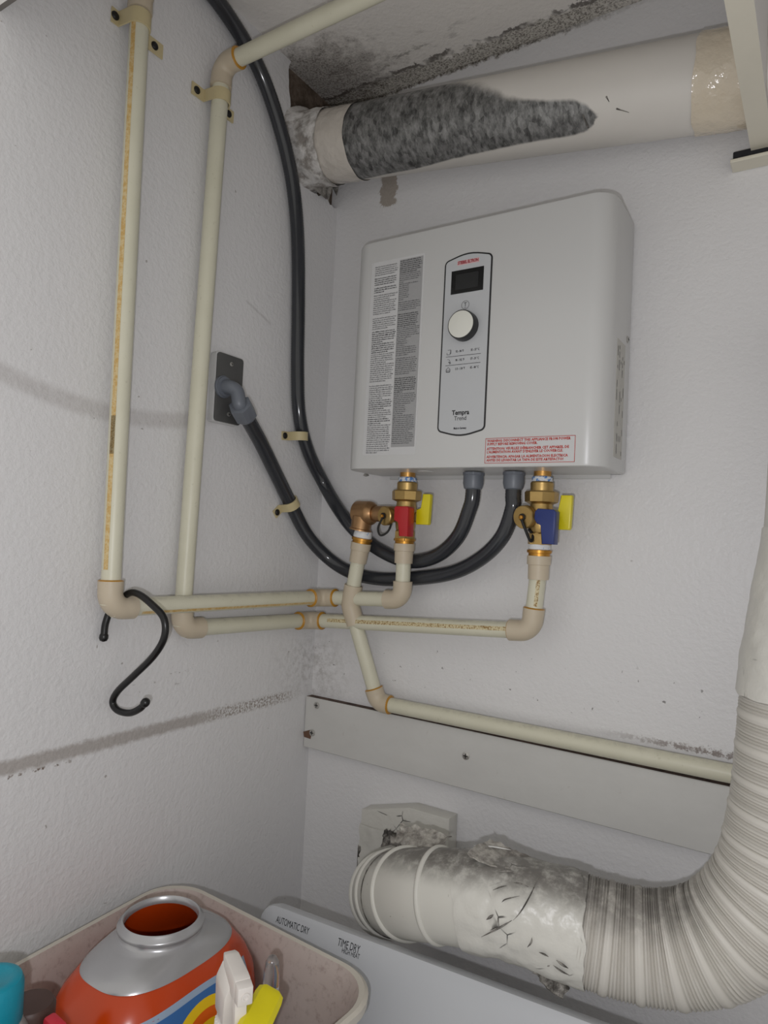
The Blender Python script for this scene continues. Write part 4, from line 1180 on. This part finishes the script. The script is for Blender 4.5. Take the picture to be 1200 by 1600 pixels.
def cons_text(name, s, c, size, w):
    c = Vector(c); t = (c-CB).dot(fz)
    tb = text_bm(s, size, lambda a, b: V(a, b, 0), 'CENTER', 3)
    mxx = max(v.co.x for v in tb.verts) - min(v.co.x for v in tb.verts)
    for v in tb.verts: v.co = cpt(c.x + v.co.x*w/mxx, t + v.co.y, .0004)
    return emit(name, tb, INK, dr, 0)
cons_text('console_lettering', 'AUTOMATIC DRY', (0.2157, -0.2946, 0.8774), .0115, .0525)
cons_text('console_lettering', 'TIME DRY', (0.3021, -0.2941, 0.8785), .0122, .0320)
cons_text('console_lettering', 'HIGH HEAT', (0.3068, -0.2967, 0.8719), .0078, .0255)
dr.rotation_euler = (0, 0, math.radians(4.2))

# ------------------------------------------------------------------ basket on the dryer
bk = thing('basket', (.2, -.52, .70), 'cream plastic basket with dingy stained inside, standing on the dryer against the left wall', 'basket')
RZ = .897
def bask(x0, y0, x1, y1, r, z):
    M_ = Matrix.Rotation(math.radians(-2.6), 3, 'Z'); c = V(.205, -.52, 0)
    return [c + M_ @ (V(p[0] + .11*max(0, -.36-p[1])*max(0, 1-(p[0]-x0)/.2), p[1], 0) - c) + V(0, 0, z) for p in rounded(x0, y0, x1, y1, r, 10)]
bx = (.018, -.715, .388, -.332)
def bring(ins, z, r=.06): return bask(bx[0]+ins, bx[1]+ins, bx[2]-ins, bx[3]-ins, max(.01, r-ins*.4), z)
prof = [(.008, RZ-.014, 0), (.000, RZ-.012, 0), (-.0005, RZ-.003, 0), (.003, RZ, 0), (.008, RZ-.001, 0), (.011, RZ-.008, 1), (.014, RZ-.016, 1), (.018, RZ-.040, 1), (.026, RZ-.09, 1), (.040, .712, 1), (.05, .7042, 1)]
bm = bmesh.new(); rows = [[bm.verts.new(p) for p in bring(i, z)] for i, z, m in prof]
for j in range(len(rows)-1):
    n = len(rows[j])
    for k in range(n):
        f = bm.faces.new((rows[j][k], rows[j][(k+1) % n], rows[j+1][(k+1) % n], rows[j+1][k])); f.material_index = prof[j+1][2]
bm.faces.new(rows[-1]).material_index = 1
out = [(.008, RZ-.014), (.012, RZ-.016), (.016, RZ-.04), (.037, .706), (.044, .7005)]
ro = [rows[0]] + [[bm.verts.new(p) for p in bring(i, z)] for i, z in out[1:]]
for j in range(len(ro)-1):
    n = len(ro[j])
    for k in range(n): bm.faces.new((ro[j][k], ro[j][(k+1) % n], ro[j+1][(k+1) % n], ro[j+1][k]))
bm.faces.new(ro[-1])
emit('tub', bm, [RIM, BASKET], bk, 40)

# detergent tub with a wide open mouth
TC = V(.160, -.463, 0)
dt = thing('detergent_tub', (TC.x, TC.y, .705), 'orange detergent tub with a silver shoulder and open mouth, standing in the basket', 'detergent tub')
def sup(a, b, n, z, seg=96, cx=0, cy=0):
    out = []
    for k in range(seg):
        t = 2*PI*k/seg; c, s = math.cos(t), math.sin(t)
        out.append(V(TC.x+cx + math.copysign(abs(c)**(2/n), c)*a, TC.y+cy + math.copysign(abs(s)**(2/n), s)*b, z))
    return out
def loft(bm, loops, mat=0, cap0=False, cap1=False):
    rows = [[bm.verts.new(p) for p in l] for l in loops]
    for a, b in zip(rows, rows[1:]):
        n = len(a)
        for k in range(n): bm.faces.new((a[k], a[(k+1) % n], b[(k+1) % n], b[k])).material_index = mat
    if cap0: bm.faces.new(rows[0]).material_index = mat
    if cap1: bm.faces.new(rows[-1]).material_index = mat
    return rows
body = [(.070, .095, 3.6, .706), (.078, .104, 3.4, .712), (.084, .112, 3.2, .76), (.087, .117, 3.0, .81), (.086, .117, 2.8, .845), (.0835, .114, 2.7, .868), (.075, .104, 2.7, .888), (.063, .090, 2.7, .905), (.052, .076, 2.5, .917)]
bm = bmesh.new(); loft(bm, [sup(a, b, n, z) for a, b, n, z in body], cap0=True)
loft(bm, [sup(.040, .040, 2, .938), sup(.046, .060, 2.3, .905), sup(.066, .090, 2.6, .88), sup(.074, .10, 3, .80), sup(.072, .098, 3, .74)], 1, cap1=True)
tb_ = emit('tub_body', bm, [ORANGE, ORANGE_IN], dt, 60)
bm = bmesh.new()
loft(bm, [sup(.0605, .0865, 2.7, .9090), sup(.0592, .0850, 2.7, .9115), sup(.0560, .0770, 2.6, .9170), sup(.0525, .0660, 2.35, .9228), sup(.0495, .0560, 2.1, .9270), sup(.0468, .0488, 2.02, .9300), sup(.0458, .0462, 2, .9330), sup(.0460, .0460, 2, .9355), sup(.0482, .0482, 2, .9365), sup(.0486, .0486, 2, .9385), sup(.0478, .0478, 2, .9405), sup(.0448, .0448, 2, .9420), sup(.0440, .0440, 2, .9450), sup(.0425, .0425, 2, .9460), sup(.0412, .0412, 2, .9450), sup(.0408, .0408, 2, .9370)])
emit('shoulder_ring', bm, SILVER, dt, 60, label='silver shoulder and threaded mouth')
# label on the flat face turned to the right
def side_x(y, z):
    for (a0, b0, n0, z0), (a1, b1, n1, z1) in zip(body, body[1:]):
        if z0 <= z <= z1:
            t = (z-z0)/(z1-z0); a = a0+(a1-a0)*t; b = b0+(b1-b0)*t; n = n0+(n1-n0)*t
            q = max(0, 1-abs((y-TC.y)/b)**n); return TC.x + a*q**(1/n)
    return TC.x
def lab_patch(name, fn, mat, off, lab=None, ny=40, nz=24):
    """fn(s,t) in 0..1 gives (y, z) on the side face"""
    bm = bmesh.new(); rows = []
    for j in range(nz+1):
        rows.append([bm.verts.new(V(side_x(*fn(i/ny, j/nz)) + off, *fn(i/ny, j/nz))) for i in range(ny+1)])
    for j in range(nz):
        for i in range(ny): bm.faces.new((rows[j][i], rows[j][i+1], rows[j+1][i+1], rows[j+1][i]))
    return emit(name, bm, mat, lab_root, 60, label=lab)
lab_root = dt
LYC, LZC = -0.4658, 0.8369
lab_root = lab_patch('front_label', lambda s, t: (LYC + (s-.5)*.150, .735 + t*(LZC + .052 - .735 + .006*math.sin(PI*s))), LPALE, .0005, 'blue label with yellow and orange rings')
lab_patch('label_field', lambda s, t: (LYC + (s-.5)*.144, .737 + t*(LZC + .047 - .737 + .006*math.sin(PI*s))), LBLUE, .0009)
def disc(r, ecc=1.0): return lambda s, t: (LYC + r*t*math.cos(2*PI*s)*ecc, LZC + r*t*math.sin(2*PI*s))
lab_patch('yellow_ring', disc(.047, 1.15), LYEL, .0013, None, 56, 10)
lab_patch('orange_ring', disc(.038, 1.15), LORA, .0017, None, 56, 10)
lab_patch('yellow_ring', disc(.028, 1.15), LYEL, .0021, None, 56, 10)
lab_patch('orange_ring', disc(.018, 1.15), LORA, .0025, None, 56, 10)
for nm, of, bo, mt in (('lettering_outline', .0029, .0022, LWHITE), ('lettering', .0033, 0, LNAVY)):
    tb = text_bm('Tide', .052, lambda a, b: V(a, b, 0), 'CENTER', 4, .95, bo)
    bmesh.ops.triangulate(tb, faces=tb.faces)
    bmesh.ops.subdivide_edges(tb, edges=tb.edges, cuts=2)
    for v in tb.verts:
        y = LYC + v.co.x; z = LZC - .002 + v.co.y + v.co.x*.18
        v.co = V(side_x(y, z) + of, y, z)
    emit(nm, tb, mt, lab_root, 0)

# white trigger sprayer
sp = thing('spray_bottle', (0.3456, -0.5324, 0.9705), 'white trigger sprayer head in front of the orange tub', 'spray bottle')
S0 = Vector((0.3456, -0.5324, 0.9705))
sd = Vector((0.8641, -0.5024, -0.0301)).normalized(); su = Vector((0.0, 0.0, 1.0)); su = (su - sd*su.dot(sd)).normalized(); sw = sd.cross(su)
def sl(a, b, c): return S0 + sd*a + su*b + sw*c      # along nozzle, up, sideways
def hull_box(bm, secs, bev=.0012):
    rows = [[bm.verts.new(sl(a, b, c)) for (a, b, c) in s] for s in secs]
    es = []
    for r0, r1 in zip(rows, rows[1:]):
        n = len(r0)
        for k in range(n): bm.faces.new((r0[k], r0[(k+1) % n], r1[(k+1) % n], r1[k]))
    bm.faces.new(rows[0]); bm.faces.new(rows[-1])
    bmesh.ops.bevel(bm, geom=list(bm.edges), offset=bev, segments=2, profile=.5, affect='EDGES')
def sec(a, b0, b1, w0, w1=None):
    w1 = w1 or w0
    return [(a, b0, -w0), (a, b0, w0), (a, b1, w1), (a, b1, -w1)]
bm = bmesh.new(); hull_box(bm, [sec(-.030, .008, .0175, .0056), sec(-.022, .0, .0195, .0070), sec(.010, .0, .0200, .0074), sec(.018, .002, .0195, .0072)])
emit('sprayer_head', bm, SPRAYW, sp, 35)
bm = bmesh.new(); hull_box(bm, [sec(.0175, .001, .0192, .0074), sec(.028, .002, .0182, .0070)], .0014); nz_ = emit('nozzle', bm, SPRAYW, sp, 35)
bm = bmesh.new(); lathe(bm, sl(.028, .010, 0), sd, [(0, .0040), (.0012, .0040), (.0013, .0022), (.0004, .0018)], 16); emit('nozzle_hole', bm, SPRAYW, nz_, 35)
bm = bmesh.new(); hull_box(bm, [[(.004, .0005, -.0055), (.004, .0005, .0055), (.016, .0005, .0055), (.016, .0005, -.0055)], [(.008, -.020, -.0055), (.008, -.020, .0055), (.019, -.022, .0055), (.019, -.022, -.0055)], [(.016, -.046, -.005), (.016, -.046, .005), (.025, -.048, .005), (.025, -.048, -.005)]], .001)
emit('trigger', bm, SPRAYW, sp, 35)
bm = bmesh.new(); hull_box(bm, [[(-.028, .012, -.0066), (-.028, .012, .0066), (.004, .006, .0068), (.004, .006, -.0068)], [(-.032, -.004, -.0115), (-.032, -.004, .0115), (.002, -.006, .0115), (.002, -.006, -.0115)], [(-.028, -.033, -.0115), (-.028, -.033, .0115), (.000, -.033, .0115), (.000, -.033, -.0115)]], .002)
emit('shroud', bm, SPRAYW, sp, 35)
bm = bmesh.new(); lathe(bm, sl(-.013, -.034, 0), -su, [(0, .0125)] + [(.001, lambda a: .0140 + .0005*math.cos(a*24)), (.020, lambda a: .0146 + .0005*math.cos(a*24))] + [(.021, .0125)], 96); emit('collar', bm, SPRAYW, sp, 50, label='ribbed screw collar')
bm = bmesh.new(); zb = sl(-.013, -.055, 0)
lathe(bm, zb, -su, [(0, .012), (.004, .013), (.014, .024), (.026, .0310), (.032, .0325), (zb.z*.98-.712+.0, .0325)], 32); emit('bottle', bm, SPRAYW, sp, 50)

# yellow moulded handle lying against it
yh = thing('yellow_handle', (0.3761, -0.5526, 0.9406), 'bright yellow moulded plastic handle sticking up at the bottom of the photo', 'handle')
Y0, Y1 = Vector((0.3761, -0.5526, 0.9406)), Vector((0.3592, -0.4987, 0.9552))
yd = (Y1-Y0).normalized(); yw = Vector((0.8492, 0.5582, -0.2997)); yw = (yw - yd*yw.dot(yd)).normalized(); yn = yd.cross(yw)
bm = bmesh.new(); prs = []; LN = (Y1-Y0).length
def ysec(t, w, h): return [Y0 + yd*t + yw*a*w + yn*b*h for a, b in ((-1, -.6), (-.7, -1), (.7, -1), (1, -.6), (1, .35), (.45, 1), (-.1, 1), (-.35, .8), (-1, .7))]
loft(bm, [ysec(0,   .0145, .009), ysec(LN*.5, .0140, .009), ysec(LN-.010, .0138, .0088), ysec(LN-.003, .0125, .0078), ysec(LN, .0095, .006)], cap0=True, cap1=True)
emit('grip', bm, YELP, yh, 28)

# clear cap behind it, teal cap, brown cap and a red end on the left
cc = thing('clear_cap', (0.3155, -0.4476, 0.9130), 'small clear plastic cap standing behind the yellow handle', 'cap')
bm = bmesh.new(); c0 = Vector((0.3155, -0.4476, 0.9130))
lathe(bm, c0, (0, 0, 1), [(0, .0085), (.020, .0084), (.030, .0070), (.035, .0040), (.0365, .001)], 24); emit('shell', bm, CLEARG, cc, 60)
tc = thing('teal_bottle', (0.1886, -0.6748, 0.9326), 'teal capped bottle standing in the basket at the left edge', 'bottle')
t0 = Vector((0.1886, -0.6748, 0.9326))
bm = bmesh.new(); lathe(bm, t0, (0, 0, 1), [(.020, .0262), (.022, lambda a: .0272 + .0003*math.cos(a*60)), (.052, lambda a: .0268 + .0003*math.cos(a*60)), (.0575, .0250), (.0590, .0225), (.0592, .0170), (.0585, .0160), (.0585, .0010)], 120); emit('cap', bm, TEAL, tc, 40, label='teal ridged cap')
bm = bmesh.new(); lathe(bm, t0, (0, 0, 1), [(-.160, .030), (-.155, .0345), (-.01, .0345), (.008, .0330), (.016, .0290), (.0205, .0275)], 40); emit('bottle_body', bm, plain('bottle_grey', srgb(150, 150, 148), .25), tc, 40, label='grey bottle body')
bc = thing('brown_jar', (0.1806, -0.6301, 0.9291), 'small dark brown lid between the teal bottle and the orange tub', 'jar')
b0 = Vector((0.1806, -0.6301, 0.9291))
bm = bmesh.new(); lathe(bm, b0, (0, 0, 1), [(-.120, .020), (0, .020)], 28); emit('jar_body', bm, BROWNP, bc, 40)
bm = bmesh.new(); lathe(bm, b0, (0, 0, 1), [(0.0002, .0215), (.012, .0215), (.0155, .019), (.016, .004)], 28); emit('lid', bm, BROWNP, bc, 40)
rd = thing('red_scraper', (0.2039, -0.6276, 0.9419), 'red plastic end poking up at the bottom edge, left of the orange tub', 'tool')
q0 = Vector((0.2039, -0.6276, 0.9419))
bm = bmesh.new(); box(bm, q0 + V(-.011, -.006, -.10), q0 + V(.011, .006, .0), .003, 2); bmesh.ops.rotate(bm, verts=bm.verts, cent=q0 + V(0, 0, -.1), matrix=Matrix.Rotation(.12, 3, 'Y')); emit('blade', bm, PINKRED, rd, 35)
